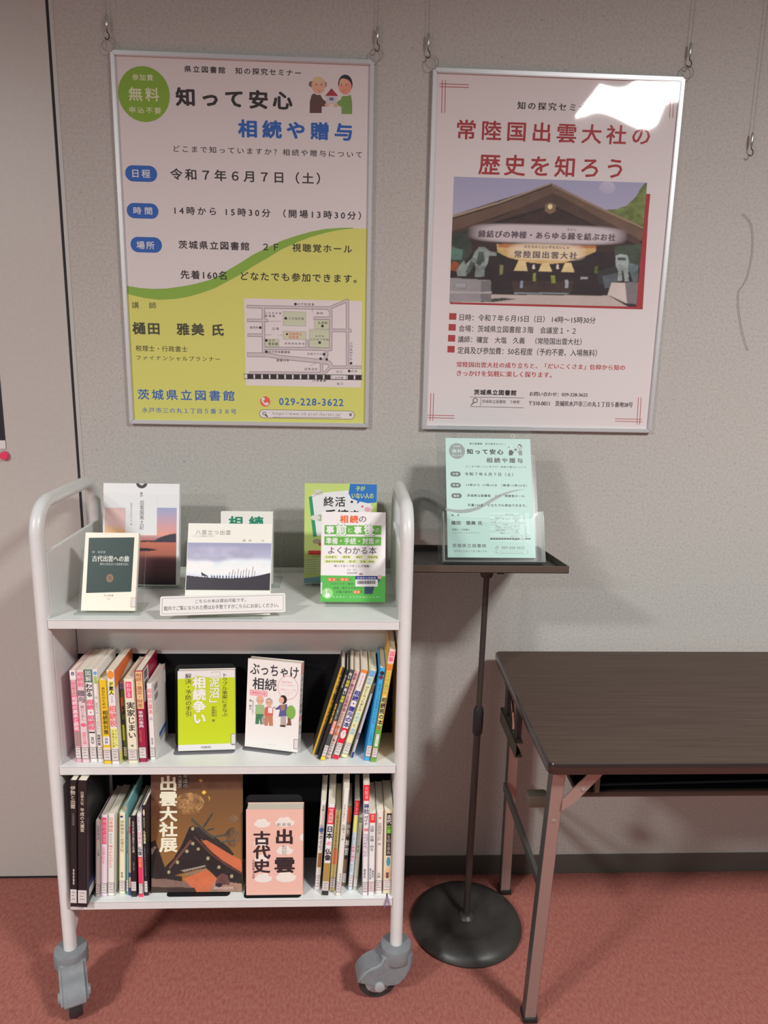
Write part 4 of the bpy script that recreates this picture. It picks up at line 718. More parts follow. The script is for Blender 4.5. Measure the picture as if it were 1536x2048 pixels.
{'key':'lime','o':[-.374,-.3475,.593],'yaw':.0542,'lean':.1745,'w':.123,'h':.177,'t':.018,'sp':'right','label':'lime green book with white outlined vertical title, face out on the middle shelf','bg':(.79,.773,.756),'items':[('p',[(-.0086,.1593),(.0092,.1599),(.029,.1607),(.0448,.1653),(.0627,.1622),(.0826,.1596),(.1064,.1612),(.1262,.1601),(.1278,.0139),(-.0061,.0136)],(.556,.675,.015)),('v','解決・予防の手引',.0159,.0755,.0295,.1728,(.049,.044,.027),1),('v','相続争い',.0305,.0573,.0618,.1682,(.39,.39,.24),3),('v','相続争い',.0313,.0581,.061,.1672,(.85,.85,.79),3),('v','「泥沼」',.0635,.1037,.0942,.1759,(.39,.39,.24),3),('v','「泥沼」',.0645,.1048,.0932,.1748,(.85,.85,.79),2),('v','トラブル事案にまなぶ',.0947,.074,.1074,.1712,(.049,.044,.027),1),('v','加藤剛毅\u3000著',.0725,.0628,.0799,.0984,(.049,.044,.027),1),('v','元さいたま家裁判所調停官',.0806,.0738,.0833,.0981,(.049,.044,.027),0),('t','中央経済社',.0491,.0043,.0708,.0098,(.131,.125,.137),1),('r',.1158,.0099,.1259,.0324,(.058,.049,.078),0),('r',.117,.0111,.1278,.0311,(.781,.781,.781),0)],'st':('right',.07,.2,(60,55,70)),'spitems':[],'pages':(.781,.723,.599)},
{'key':'family','o':[-.232,-.3282,.5934],'yaw':-.227,'lean':.1571,'w':.1224,'h':.1985,'t':.021,'sp':'right','label':'white book with cartoon family drawing, turned slightly, face out on the middle shelf','bg':(.861,.834,.799),'items':[('t','ぶっちゃけ',.0057,.1632,.1171,.1891,(.041,.034,.044),2),('t','相続',.0126,.1307,.0683,.1582,(.041,.034,.044),2),('r',.0073,.1168,.0478,.1293,(.85,.24,.336),.0013),('r',.0086,.1179,.0465,.1281,(.85,.515,.549),.0013),('t','増補改訂版',.0115,.1206,.0437,.1254,(.781,.058,.103),1),('e',.0945,.1418,.0232,.0266,(.85,.24,.336)),('e',.0945,.1418,.0222,.0256,(.85,.834,.799)),('t','相続専門',.0793,.1514,.1031,.156,(.85,.24,.336),0),('t','YouTuber税理士が',.0773,.1457,.1094,.1488,(.85,.24,.336),0),('t','お金のソン・トクを',.0775,.1349,.1126,.1397,(.85,.24,.336),0),('t','ぶっちゃけ',.087,.1288,.1056,.1322,(.85,.24,.336),0),('t','ます！',.0903,.1236,.1006,.1263,(.85,.24,.336),0),('v','橘\u3000慶太',.0064,.0829,.0127,.108,(.2,.163,.2),1),('v','相続専門税理士',.0137,.0724,.0171,.1064,(.286,.24,.286),0),('e',.0315,.1074,.0082,.0092,(.39,.362,.336)),('e',.0315,.1053,.0066,.0078,(.781,.45,.31)),('p',[(.0221,.0932),(.0274,.0967),(.0371,.0975),(.0421,.0938),(.0419,.0763),(.0214,.0745)],(.336,.515,.24)),('p',[(.0231,.0757),(.0412,.0772),(.043,.0548),(.0344,.0534),(.032,.0671),(.031,.0536),(.0227,.0529)],(.058,.2,.103)),('e',.029,.1058,.0009,.0011,(.049,.044,.027)),('e',.0345,.1061,.0009,.0011,(.049,.044,.027)),('e',.0314,.1119,.0082,.005,(.781,.45,.31)),('p',[(.0209,.0966),(.0414,.0982),(.0406,.0848),(.0353,.0802),(.0234,.0813)],(.336,.515,.24)),('e',.0524,.1057,.0081,.0092,(.39,.362,.336)),('e',.0524,.1036,.0066,.0078,(.781,.45,.31)),('p',[(.043,.0916),(.0483,.0951),(.0579,.0959),(.0628,.0922),(.0625,.0748),(.0424,.073)],(.659,.131,.103)),('p',[(.0441,.0742),(.0619,.0758),(.0636,.0535),(.0552,.0521),(.0528,.0658),(.0518,.0523),(.0437,.0516)],(.549,.219,.116)),('e',.0499,.1041,.0009,.0011,(.049,.044,.027)),('e',.0553,.1045,.0009,.001,(.049,.044,.027)),('r',.0511,.0814,.0609,.0939,(.843,.79,.79),0),('e',.0849,.1148,.0083,.0097,(.027,.02,.025)),('e',.0808,.1129,.0058,.0073,(.781,.45,.31)),('p',[(.0691,.0933),(.0783,.1022),(.0938,.1054),(.096,.0794),(.0757,.0756),(.0785,.092),(.0671,.0901)],(.103,.103,.31)),('p',[(.0783,.1022),(.0897,.1051),(.0899,.093),(.0817,.0882)],(.39,.2,.146)),('p',[(.0809,.077),(.0927,.0781),(.0932,.0569),(.0814,.0558)],(.482,.39,.362)),('p',[(.0795,.0572),(.0917,.0584),(.0924,.0538),(.0804,.0537)],(.049,.044,.027)),('e',.1033,.0881,.0106,.0156,(.219,.45,.078)),('p',[(.0965,.0754),(.1031,.074),(.106,.0592),(.0938,.058),(.0977,.0654)],(.2,.09,.049)),('e',.0404,.0632,.0038,.0093,(.39,.362,.336)),('l',[(.0627,.0948),(.0712,.0935)],.0012,(.049,.044,.027)),('t','ダイヤモンド社',.0535,.0102,.0721,.0118,(.24,.207,.219),0)],'st':('right',.04,.15,(70,65,80)),'spitems':[('r',0,0,1,.14,(210,150,140)),('v','ぶっちゃけ相続',.5,.16,.58,.8,(55,52,40),1),('r',.1,.6,.9,.66,(225,130,140)),('v','著者',.5,.7,.82,.5,(55,52,40),0)],'pages':(.781,.723,.599)},
{'key':'catalogue','o':[-.4395,-.3771,.2617],'yaw':0,'lean':.1571,'w':.2017,'h':.2752,'t':.012,'sp':'right','label':'large brown exhibition catalogue with a temple roof picture on the bottom shelf','bg':(.457,.335,.153),'items':[('raster','ROOF',0,0,.2017,.2752),('e',.0702,.2567,.0145,.0181,(.026,.022,.024)),('v','平成の',.0707,.2396,.0814,.2705,(.457,.393,.282),1),('v','大遷宮',.0589,.2397,.0686,.2706,(.457,.393,.282),1),('v','出雲大社展',.0175,.0899,.0585,.272,(.85,.85,.651),3),('t','島根県立古代出雲歴史博物館',.139,.0057,.1821,.0115,(.772,.643,.564),0)],'st':None,'spitems':[],'pages':(.88,.847,.702)},
{'key':'pink','o':[-.2261,-.3915,.2637],'yaw':0,'lean':.1222,'w':.1261,'h':.1998,'t':.032,'sp':'right','label':'thick pink boxed book with white clouds and black title on the bottom shelf','bg':(.841,.516,.427),'items':[('e',.0354,.1656,.0179,.0078,(.85,.788,.722)),('e',.0291,.1697,.0072,.0074,(.85,.788,.722)),('e',.0389,.1707,.008,.0078,(.85,.788,.722)),('p',[(.0445,.1598),(.0558,.1702),(.0425,.1692)],(.85,.788,.722)),('e',.0855,.1679,.021,.0094,(.85,.788,.722)),('e',.0781,.1721,.0084,.0089,(.85,.788,.722)),('e',.0897,.1729,.0094,.0093,(.85,.788,.722)),('p',[(.0962,.1622),(.1094,.1723),(.0939,.1714)],(.85,.788,.722)),('e',.0324,.1216,.0155,.0067,(.85,.788,.722)),('e',.0269,.1256,.0062,.0064,(.85,.788,.722)),('e',.0354,.1268,.0069,.0067,(.85,.788,.722)),('p',[(.0402,.116),(.0499,.1268),(.0385,.1254)],(.85,.788,.722)),('e',.0852,.1023,.0186,.0084,(.85,.788,.722)),('e',.0786,.1062,.0074,.0079,(.85,.788,.722)),('e',.0888,.1075,.0083,.0083,(.85,.788,.722)),('p',[(.0947,.0967),(.1064,.1074),(.0926,.106)],(.85,.788,.722)),('e',.0377,.038,.0193,.0085,(.85,.788,.722)),('e',.0309,.0418,.0077,.0082,(.85,.788,.722)),('e',.0416,.0433,.0087,.0086,(.85,.788,.722)),('p',[(.0475,.0325),(.0597,.0436),(.0454,.0419)],(.85,.788,.722)),('e',.0882,.0399,.0224,.0101,(.85,.788,.722)),('e',.0804,.0438,.009,.0096,(.85,.788,.722)),('e',.0927,.0452,.01,.01,(.85,.788,.722)),('p',[(.0996,.0345),(.1138,.0454),(.0972,.0439)],(.85,.788,.722)),('e',.033,.084,.0141,.0062,(.85,.788,.722)),('e',.028,.088,.0057,.0059,(.85,.788,.722)),('e',.0358,.0893,.0064,.0062,(.85,.788,.722)),('p',[(.0403,.0784),(.0492,.0894),(.0387,.0879)],(.85,.788,.722)),('t','出',.066,.1187,.1032,.1541,(.037,.024,.029),3),('t','雲',.0626,.0513,.1081,.088,(.037,.024,.029),3),('v','古代史',.0151,.0491,.0542,.1541,(.037,.024,.029),3),('t','新装版',.0682,.1607,.0993,.1682,(.128,.077,.077),0),('v','日本古代史',.0845,.093,.09,.1156,(.128,.077,.077),0),('v','源流を探る',.0793,.0931,.0845,.1158,(.128,.077,.077),0),('v','大和政権と出雲',.0136,.0382,.0189,.0846,(.128,.077,.077),0),('e',.1246,.1339,.0053,.0083,(.85,.788,.722))],'st':None,'spitems':[],'pages':(.763,.706,.585)},
]
ART['CARD'] = {'o':[-.3833,-.3859,.9165],'yaw':.1079,'w':.2507,'h':.0392,'lean':.4189,'items':[('l',[(.004,.004),(.24667,.004),(.24667,.03521),(.004,.03521),(.004,.004)],.0005,(.118,.104,.118)),('t','こちらの本は貸出可能です。',.0689,.0235,.1705,.031,(.118,.104,.118),1),('t','館内でご覧になられた際はお手数ですがこちらにお戻しください。',.0075,.0102,.2369,.0192,(.118,.104,.118),1)]}

def _flyer():
    # the flyer repeats the green poster's layout in grey ink
    w, h = ART['poster1'][0], ART['poster1'][1]; fw, fh = .200, .282
    ku, kv, ou, ov = fw / w * .93, fh / h * .96, fw * .035, fh * .02
    g = lambda c: (lambda y: (.545, .765, .705) if y > .5 else (y * .85, y * .98, y * .93))(.3 * c[0] + .59 * c[1] + .11 * c[2])
    U = lambda u: ou + u * ku
    V = lambda v: ov + v * kv
    out = []
    for it in ART['poster1'][2][1:]:
        k = it[0]
        if k in 'tv': out.append((k, it[1], U(it[2]), V(it[3]), U(it[4]), V(it[5]), g(it[6]), it[7]))
        elif k == 'r': out.append((k, U(it[1]), V(it[2]), U(it[3]), V(it[4]), g(it[5]), it[6] * ku))
        elif k == 'e': out.append((k, U(it[1]), V(it[2]), it[3] * ku, it[4] * kv, g(it[5])))
        elif k == 'p': out.append((k, [(U(a), V(b)) for a, b in it[1]], g(it[2])))
        elif k == 'l': out.append((k, [(U(a), V(b)) for a, b in it[1]], max(it[2] * ku, .0003), g(it[3])))
    return out
ART['FLYER'] = _flyer()
PHOTO = [
('grad',(150,150,178),(178,172,184)),
('e',[(.793,.954),(.835,.956),(.79,1.002)],(172,170,190),.08),
('p',[(.997,1.01),(.972,.966),(.948,.891),(.902,.815),(.847,.786),(.791,.778),(.888,.696),(1.011,.636)],(105,118,66),.45),
('p',[(-.02,.69),(.506,.971),(1.012,.626),(1.048,-.011),(-.007,-.063)],(44,34,36),.18),
('p',[(-.02,.671),(.242,.804),(.506,.967),(.506,.98),(.241,.82),(-.02,.69)],(150,132,110),.05),
('p',[(-.019,.658),(.242,.793),(.507,.957),(.51,.874),(.245,.712),(-.017,.56)],(96,76,64),.1),
('p',[(.506,.967),(.74,.813),(1.011,.642),(1.012,.626),(.741,.795),(.507,.953)],(140,120,100),.05),
('p',[(.507,.953),(.741,.795),(1.005,.625),(.996,.538),(.746,.69),(.511,.858)],(104,82,68),.1),
('p',[(.509,.895),(.553,.875),(.988,.549),(.991,.495),(.513,.804),(.005,.55),(.005,.577),(.246,.701)],(76,58,52),.1),
('p',[(.035,.54),(.514,.783),(.97,.494),(.972,.45),(.038,.409)],(58,42,40),.15),
('p',[(.502,.825),(.533,.805),(.533,.754),(.505,.731),(.478,.752),(.475,.803)],(120,96,78),.05),
('e',[(.503,.79),(.515,.79),(.502,.809)],(214,200,150),.1),
('p',[(-.009,.549),(.084,.586),(.111,.412),(.063,.321),(-.008,.251)],(58,66,58),.3),
('p',[(-.003,.451),(.06,.426),(.058,.349),(-.004,.349)],(88,120,108),.2),
('p',[(-.009,.263),(.011,.341),(.041,.32),(.035,.253)],(150,80,40),.2),
('p',[(.856,.489),(.997,.517),(1.001,.32),(.873,.292)],(60,70,58),.3),
('p',[(.773,.282),(.878,.336),(.881,.27),(.807,.178),(.785,.188)],(52,52,52),.2),
('p',[(.804,.245),(.881,.276),(.887,.16),(.823,.146)],(84,92,98),.2),
('glow',[(.501,.571),(.886,.588),(.498,.645)],(205,195,200)),
('p',[(.235,.483),(.759,.49),(.758,.441),(.689,.394),(.59,.345),(.504,.33),(.403,.342),(.3,.376),(.241,.418)],(196,168,112),.12),
('p',[(.242,.484),(.759,.49),(.76,.468),(.243,.456)],(170,110,70),.1),
('glow',[(.5,.429),(.694,.438),(.497,.495)],(214,200,175)),
('p',[(.355,.357),(.391,.353),(.406,.271),(.333,.273)],(205,186,138),.1),
('p',[(.479,.34),(.515,.342),(.536,.271),(.462,.27)],(205,186,138),.1),
('p',[(.601,.346),(.633,.347),(.655,.271),(.583,.27)],(205,186,138),.1),
('p',[(.432,.327),(.439,.327),(.445,.289),(.428,.288)],(200,196,190),.05),
('p',[(.558,.333),(.566,.333),(.571,.295),(.555,.294)],(200,196,190),.05),
('p',[(.322,.189),(.654,.199),(.644,.104),(.34,.095)],(62,48,44),.25),
('p',[(.369,.191),(.385,.192),(.386,.131),(.369,.13)],(130,140,165),.1),
('p',[(.607,.208),(.625,.209),(.627,.142),(.609,.141)],(150,155,165),.1),
('p',[(.435,.255),(.45,.256),(.452,.189),(.436,.189)],(128,138,60),.3),
('p',[(.53,.238),(.552,.239),(.558,.178),(.536,.177)],(128,138,60),.3),
('p',[(.259,.319),(.277,.309),(.276,.242),(.258,.23)],(120,120,80),.3),
('p',[(.689,.234),(.727,.236),(.728,.217),(.69,.215)],(150,148,150),.1),
('p',[(.76,.32),(.778,.326),(.777,.266),(.761,.27)],(90,110,50),.3),
('p',[(.34,.095),(.633,.103),(.634,.09),(.34,.08)],(120,128,132),.1),
('p',[(.216,.072),(.848,.086),(.984,-.025),(-.007,-.074),(-.001,-.006),(.195,.06)],(176,164,158),.06),
('p',[(.174,.031),(.283,.047),(.356,.04),(.233,.011),(.163,.008)],(62,64,60),.1),
('p',[(-.007,.201),(.212,.189),(.222,.016),(-.009,-.001)],(140,136,138),.06),
('p',[(.162,.181),(.215,.186),(.222,.016),(.166,.008)],(112,108,110),.06),
('p',[(-.005,.09),(.223,.095),(.223,.081),(-.005,.075)],(165,160,160),.05),
('p',[(.025,.164),(.091,.165),(.087,.116),(.023,.117)],(110,120,128),.05),
('p',[(.029,.158),(.086,.159),(.083,.122),(.028,.121)],(150,148,150),.05),
('p',[(.856,.197),(.943,.196),(.949,.024),(.862,.081),(.84,.091)],(190,180,174),.06),
('p',[(.928,.201),(1.014,.205),(1.017,.021),(.949,.024)],(112,106,110),.08),
('p',[(.146,.457),(.175,.453),(.197,.427),(.238,.412),(.238,.39),(.199,.388),(.193,.327),(.18,.282),(.179,.216),(.128,.213),(.131,.28),(.124,.324),(.108,.279),(.08,.217),(.037,.215),(.032,.264),(.048,.31),(.069,.344),(.078,.311),(.112,.368),(.122,.412)],(134,146,142),.35),
('p',[(.143,.413),(.169,.42),(.178,.349),(.15,.303),(.132,.324)],(74,84,80),.3),
('p',[(.106,.345),(.124,.324),(.105,.257),(.091,.228),(.079,.255)],(76,88,84),.3),
('p',[(.867,.413),(.887,.43),(.927,.421),(.94,.378),(.94,.317),(.948,.207),(.927,.206),(.913,.294),(.905,.294),(.913,.211),(.886,.21),(.887,.293),(.871,.336)],(140,150,148),.35),
('p',[(.941,.361),(.992,.342),(.996,.209),(.971,.208),(.945,.295)],(92,112,112),.35),
('p',[(.878,.402),(.921,.399),(.922,.38),(.877,.38)],(62,72,72),.2),
]
ROOFPIC = [
('grad',(84,60,44),(140,100,52)),
('p',[(0,.986),(1.003,.981),(1.006,.825),(.456,.829),(.29,.802),(.005,.781)],(88,62,46),.15),
('e',[(.12,.678),(.271,.676),(.118,.78)],(104,70,50),.35),
('e',[(.421,.721),(.58,.719),(.419,.801)],(150,116,74),.55),
('e',[(.065,.792),(.155,.791),(.064,.849)],(84,56,44),.3),
('e',[(.415,.652),(.536,.651),(.414,.675)],(120,90,54),.5),
('p',[(.519,.903),(.549,.911),(.569,.894),(.542,.886)],(190,150,60),.2),
('p',[(.552,.8),(.578,.82),(.612,.805),(.582,.785)],(200,160,60),.2),
('p',[(.624,.776),(.651,.759),(.637,.739)],(190,150,60),.2),
('e',[(.903,.59),(.957,.589),(.903,.619)],(110,90,70),.5),
('e',[(.898,.441),(.975,.44),(.897,.521)],(96,74,56),.4),
('p',[(-.015,.407),(.044,.423),(.083,.349),(.147,.213),(.193,.144),(.336,.13),(.337,.085),(-.008,.108)],(36,34,34),.2),
('p',[(-.003,.351),(.038,.378),(.057,.367),(.01,.3)],(130,112,104),.1),
('p',[(-.008,.114),(.171,.108),(.367,.084),(.473,.049),(.505,-.009),(-.006,.029)],(112,90,82),.12),
('p',[(.352,.107),(.607,.185),(.737,.101),(.672,-.023),(.52,-.026),(.397,.078)],(178,98,66),.1),
('p',[(-.006,.046),(.474,.037),(.505,-.009),(.475,-.036),(-.004,-.027)],(54,44,40),.2),
('p',[(.685,.079),(1.02,.084),(1.022,.004),(.626,-.017)],(140,110,96),.15),
('p',[(.463,.503),(.586,.439),(.739,.374),(.901,.292),(1.002,.251),(1.004,.153),(.834,.213),(.665,.307),(.557,.383),(.479,.458)],(178,98,66),.08),
('p',[(.455,.532),(.508,.526),(.615,.485),(.738,.426),(.846,.367),(.913,.303),(.894,.292),(.724,.369),(.601,.422),(.564,.414),(.509,.474),(.463,.503)],(44,42,42),.2),
('p',[(.421,.527),(.463,.538),(.494,.503),(.564,.405),(.664,.324),(.795,.248),(1.004,.153),(1.005,.062),(.883,.075),(.73,.107),(.606,.194),(.516,.184),(.201,.127),(.154,.207),(.243,.273),(.33,.374),(.381,.459)],(36,34,34),.15),
('p',[(.427,.424),(.192,.201),(.203,.186),(.45,.412)],(96,66,60),.1),
('p',[(.32,.176),(.591,.217),(.599,.205),(.365,.164)],(140,128,122),.1),
('p',[(.366,.147),(.607,.188),(.61,.181),(.389,.136)],(120,110,104),.1),
('p',[(.48,.452),(.665,.31),(.834,.219),(1.004,.147),(1.004,.139),(.827,.21),(.657,.301),(.472,.444)],(90,62,58),.1),
('p',[(.438,.603),(.454,.598),(.692,.438),(.681,.427),(.601,.468),(.439,.578)],(66,66,56),.1),
('p',[(.565,.531),(.669,.641),(.684,.632),(.588,.519)],(58,62,56),.1),
('p',[(.615,.507),(.691,.518),(.691,.504),(.615,.493)],(54,54,52),.1),
('p',[(.677,.452),(.806,.465),(.859,.516),(.867,.504),(.822,.451),(.685,.438)],(60,66,62),.1),
('p',[(.754,.409),(.945,.42),(.945,.409),(.762,.398)],(70,76,74),.1),
('p',[(.729,.124),(.782,.151),(.836,.133),(.867,.076),(.86,.053),(.7,.062)],(92,64,62),.2),
('e',[(.746,.055),(.784,.054),(.746,.072)],(40,34,40),.1),
('e',[(.456,.512),(.474,.512),(.455,.526)],(150,142,112),.1),
('e',[(.458,.392),(.476,.392),(.458,.406)],(150,142,112),.1),
('e',[(.392,.331),(.41,.331),(.391,.344)],(150,142,112),.1),
('e',[(.518,.348),(.536,.348),(.518,.361)],(150,142,112),.1),
('e',[(.29,.243),(.308,.243),(.289,.257)],(150,142,112),.1),
('e',[(.624,.272),(.642,.272),(.623,.286)],(150,142,112),.1),
('e',[(.745,.199),(.763,.198),(.744,.212)],(150,142,112),.1),
('e',[(.886,.125),(.904,.125),(.885,.139)],(150,142,112),.1),
('e',[(.193,.164),(.211,.164),(.192,.177)],(150,142,112),.1),
]


# ------------------------------------------------------------------ setting
bm = bmesh.new(); bx(bm, -3.2, 3.4, -5.0, .12, -.06, 0)
struct(fin(bm, 'floor', M_CARPET))
GX = -.677
bm = bmesh.new(); bx(bm, GX + .0035, 3.4, 0, .12, 0, 3.1)
struct(fin(bm, 'wall_back', M_WALL))
bm = bmesh.new(); bx(bm, -3.2, GX - .0035, 0, .04, .0078, 3.1, .001)
struct(fin(bm, 'wall_left', M_PANEL))
bm = bmesh.new(); bx(bm, -3.2, GX + .0034, .045, .12, 0, 3.1); bx(bm, GX - .0034, GX + .0034, .0015, .046, 0, 3.1); bx(bm, -3.2, GX - .003, .002, .046, 0, .0075)  # black backing and strips stand in for the shade inside the panel gaps
struct(fin(bm, 'gap_shade', M_DARKGAP))
bm = bmesh.new(); bx(bm, GX + .0036, GX + .0125, -.0012, .0, .075, 3.1)
struct(fin(bm, 'trim_2', M_TRIM))
bm = bmesh.new(); bx(bm, GX + .004, 3.4, -.004, 0, 0, .060, .001)
struct(fin(bm, 'baseboard_back', M_BASE))

# ------------------------------------------------------------------ posters
def poster(key, P, label, items, rasters=None, extra=None):
    x0, x1, z0, z1 = P['x0'], P['x1'], P['z0'], P['z1']; fr = .010; dp = .012
    t = thing('poster_frame', label, 'poster', (x0, 0, z0), group='framed seminar posters on the wall')
    w, h = x1 - x0, z1 - z0
    # four mitred aluminium bars
    for pts, nm in ((((0, 0), (w, 0), (w - fr, fr), (fr, fr)), 'frame_bar'), (((0, h), (fr, h - fr), (w - fr, h - fr), (w, h)), 'frame_bar'),
                    (((0, 0), (fr, fr), (fr, h - fr), (0, h)), 'frame_bar'), (((w, 0), (w, h), (w - fr, h - fr), (w - fr, fr)), 'frame_bar')):
        b = bmesh.new(); extrude_poly(b, pts, -dp - .0015, -.001)
        r = bmesh.ops.bevel(b, geom=list(b.edges), offset=.0012, segments=2, affect='EDGES', clamp_overlap=True)
        fin(b, nm, M_FRAME, t)
    b = bmesh.new(); bx(b, fr * .7, w - fr * .7, -.0075, -.0015, fr * .7, h - fr * .7)
    paper = fin(b, 'paper', paint('poster_paper', (.80, .745, .74), .65), t)
    sheet_print('print', items, paper, (fr, -.0075, fr), (1, 0, 0), (0, 0, 1), rasters, M_INKM, clip=(w - 2 * fr, h - 2 * fr))
    if extra: sheet_print('photo_caption', extra, paper, (fr, -.0088, fr), (1, 0, 0), (0, 0, 1), None, M_INKM, gap=.0001, step=.00002)
    # clear protective film, slightly wavy
    nx, ny = 46, 60; vs = []; fs = []
    for j in range(ny):
        for i in range(nx):
            u, v = i / (nx - 1), j / (ny - 1)
            a = math.sin(math.pi * u) * math.sin(math.pi * v)
            y = -.0116 - .0003 * math.sin(u * 7 + 2.2 * v + x0 * 9) * math.sin(v * 9 + 1.5) + WAVE.get(key, lambda u, v: 0)(u, v)
            vs.append((fr * .7 + (w - 1.4 * fr) * u, y, fr * .7 + (h - 1.4 * fr) * v))
    for j in range(ny - 1):
        for i in range(nx - 1): fs.append((j * nx + i, j * nx + i + 1, (j + 1) * nx + i + 1, (j + 1) * nx + i))
    me = bpy.data.meshes.new('cover_film'); me.from_pydata(vs, [], fs)
    for p in me.polygons: p.use_smooth = True
    link('cover_film', me, t, [M_FILM])
    # hanging rings at the two top corners
    for rx in (.004, w - .002):
        b = bmesh.new()
        n = 28; R = .0145
        c = Vector((rx + (-.006 if rx < .1 else .006), -.010, h + .011))
        tube(b, [c + Vector((R * math.cos(2 * math.pi * k / n), .004 * math.sin(2 * math.pi * k / n), R * math.sin(2 * math.pi * k / n))) for k in range(n + 1)], .0008, 6, cap=False)
        fin(b, 'ring', M_CHROME, t, True)
    return t
def _sag(u, v):    # the film bellies in near the top right corner
    dx, dz = (u - .82) * .58, (v - .93) * .81
    return .0019 * math.exp(-(dx * dx + dz * dz) / (2 * .085 ** 2)) + .0003 * math.sin(dx * 30 + dz * 24) * math.exp(-(dx * dx + dz * dz) / .03)
WAVE = {'b': _sag}
photo = raster(PHOTO + [('blur', 1)], 340, 224, seed=3)
poster('a', P1, 'framed white and lime green seminar poster with a street map', ART['poster1'][2])
pr = ART['photo_rect']
items2 = []
for it in ART['poster2'][2]: items2.append(it)
items2.append(('raster', 'PHOTO', *pr))
poster('b', P2, 'framed white seminar poster with maroon title and shrine photo', items2, {'PHOTO': photo}, ART['poster2b'])

def hook(x, z, label, top=3.08, empty=False):
    t = thing('hanging_hook', label, 'hook', (x, -.012, z), group='metal hooks on wires above the posters')
    b = bmesh.new(); tube(b, [(0, 0, .028), (.0005, 0, .2), (0, .001, top - z)], .0005, 5)
    fin(b, 'wire', M_WIRE, t)
    b = bmesh.new(); lathe(b, [(.0015, .034), (.0032, .030), (.0034, .012), (.0024, .006), (.0016, .004)], 12)
    fin(b, 'clamp', M_CHROME, t, True)
    b = bmesh.new(); pts = [(0, 0, .006), (0, -.001, -.002)]
    for k in range(9):
        a = math.radians(90 - 30 * k); pts.append((.0062 * math.cos(a) * .8, -.002, -.010 + .0075 * math.sin(a)))
    tube(b, pts, .0012, 8); fin(b, 'hook', M_STAND, t, True)
    return t
hook(-.547, 2.134, 'small metal wire hook at the top left corner of the green poster')
hook(.046, 2.132, 'small metal wire hook at the top right corner of the green poster')
hook(.160, 2.122, 'small metal wire hook at the top left corner of the shrine poster')
hook(.757, 2.124, 'small metal wire hook at the top right corner of the shrine poster')
hook(.924, 1.942, 'empty metal wire hook hanging on bare wall right of the shrine poster')
b = bmesh.new()
pts = []
for k in range(40):
    a = k / 39.0
    pts.append((.926 + .05 * a + .022 * math.sin(a * 6.5), -.004, 1.80 - .30 * a + .018 * math.sin(a * 11)))
tube(b, pts, .0006, 5)
tag(fin(b, 'wire_shadow', M_WIRE), 'wavy wire shadow modelled as a thin strand at the right edge', 'wire')  # thin strand stands in for a faint wavy shadow line on the wall

# magnet and notice on the left panel
t = thing('dark_poster', 'edge of a black poster with white lower border on the left panel', 'poster', (-.98, 0, 0))
b = bmesh.new(); bx(b, 0, .1315, -.0015, -.0003, 1.2085, 1.90)
pp = fin(b, 'paper', paint('dark_print', (.016, .014, .020), .4), t)
b = bmesh.new(); bx(b, 0, .1315, -.0022, -.00155, 1.2085, 1.2295); fin(b, 'border', paint('white_border', (.70, .66, .65), .5), pp)
b = bmesh.new(); lathe(b, [(.0115, -.0003), (.0115, -.003), (.0095, -.0065), (.0098, -.0085), (.0090, -.0098), (.004, -.0102)], 28, (-.8525, -.0012, 1.192), 'y')
tag(fin(b, 'magnet', M_PINKMAG, None, True), 'round glossy pink magnet on the left panel', 'magnet')

# ------------------------------------------------------------------ book trolley
XL, XR, YF, YB = -.622, .113, -.389, -.060
TR_ = .0142
t = thing('book_trolley', 'white metal three-shelf book trolley on grey casters', 'trolley', (0, 0, 0))
def end_frame(x):
    b = bmesh.new(); zt = 1.147; rc = .062; pts = [(x, YF, .128)]
    pts.append((x, YF, .6))
    for k in range(9):
        a = math.radians(180 - 90 * k / 8); pts.append((x, YF + rc + rc * math.cos(a), zt - rc + rc * math.sin(a)))
    for k in range(9):
        a = math.radians(90 - 90 * k / 8); pts.append((x, YB - rc + rc * math.cos(a), zt - rc + rc * math.sin(a)))
    pts += [(x, YB, .6), (x, YB, .128)]
    tube(b, pts, TR_, 20)
    return fin(b, 'end_frame', M_WHITE, t, True)
end_frame(XL); end_frame(XR)
for x, s in ((XL + .008, 1), (XR - .008, -1)):
    b = bmesh.new(); bx(b, x - .004, x + .004, YF + .010, YB - .010, .236, 1.050, .002)
    extrude_poly(b, [(YF + .008, .238), (YF + .10, .238), (YF + .012, .165), (YF + .008, .165)], x - .0015, x + .0015, plane='yz')
    fin(b, 'side_panel', M_SHELF, t)
def shelf(zt, th=.019):
    b = bmesh.new(); x0, x1 = XL + .012, XR - .012
    bx(b, x0, x1, YF - .011, YB + .004, zt - .0022, zt, .0006)
    bx(b, x0, x1, YF - .011, YF - .009, zt - th, zt - .0005, .0006)
    bx(b, x0, x1, YB + .002, YB + .004, zt - th, zt + .012, .0006)
    bx(b, x0, x1, YF - .010, YF + .006, zt - th, zt - th + .0015)
    return fin(b, 'shelf', M_SHELF, t)
shelf(.9155); shelf(.5880); shelf(.2580)
YD = -.262     # centre divider: black board under a white rail, posts at its ends
b = bmesh.new(); bx(b, XL + .014, XR - .014, YD, YD + .002, .786, .896, .0006)
bx(b, XL + .014, XR - .014, YD - .003, YD, .786, .789)
fin(b, 'divider_rail', M_SHELF, t)
for z0, z1 in ((.589, .7855), (.259, .568)):
    b = bmesh.new(); bx(b, XL + .014, XR - .014, YD, YD + .004, z0, z1)
    fin(b, 'divider_board', M_BLACKFELT, t)
b = bmesh.new(); bx(b, -.566, -.550, YD - .004, YD - .0004, .262, .568, .0008)
fin(b, 'divider_post', M_SHELF, t)
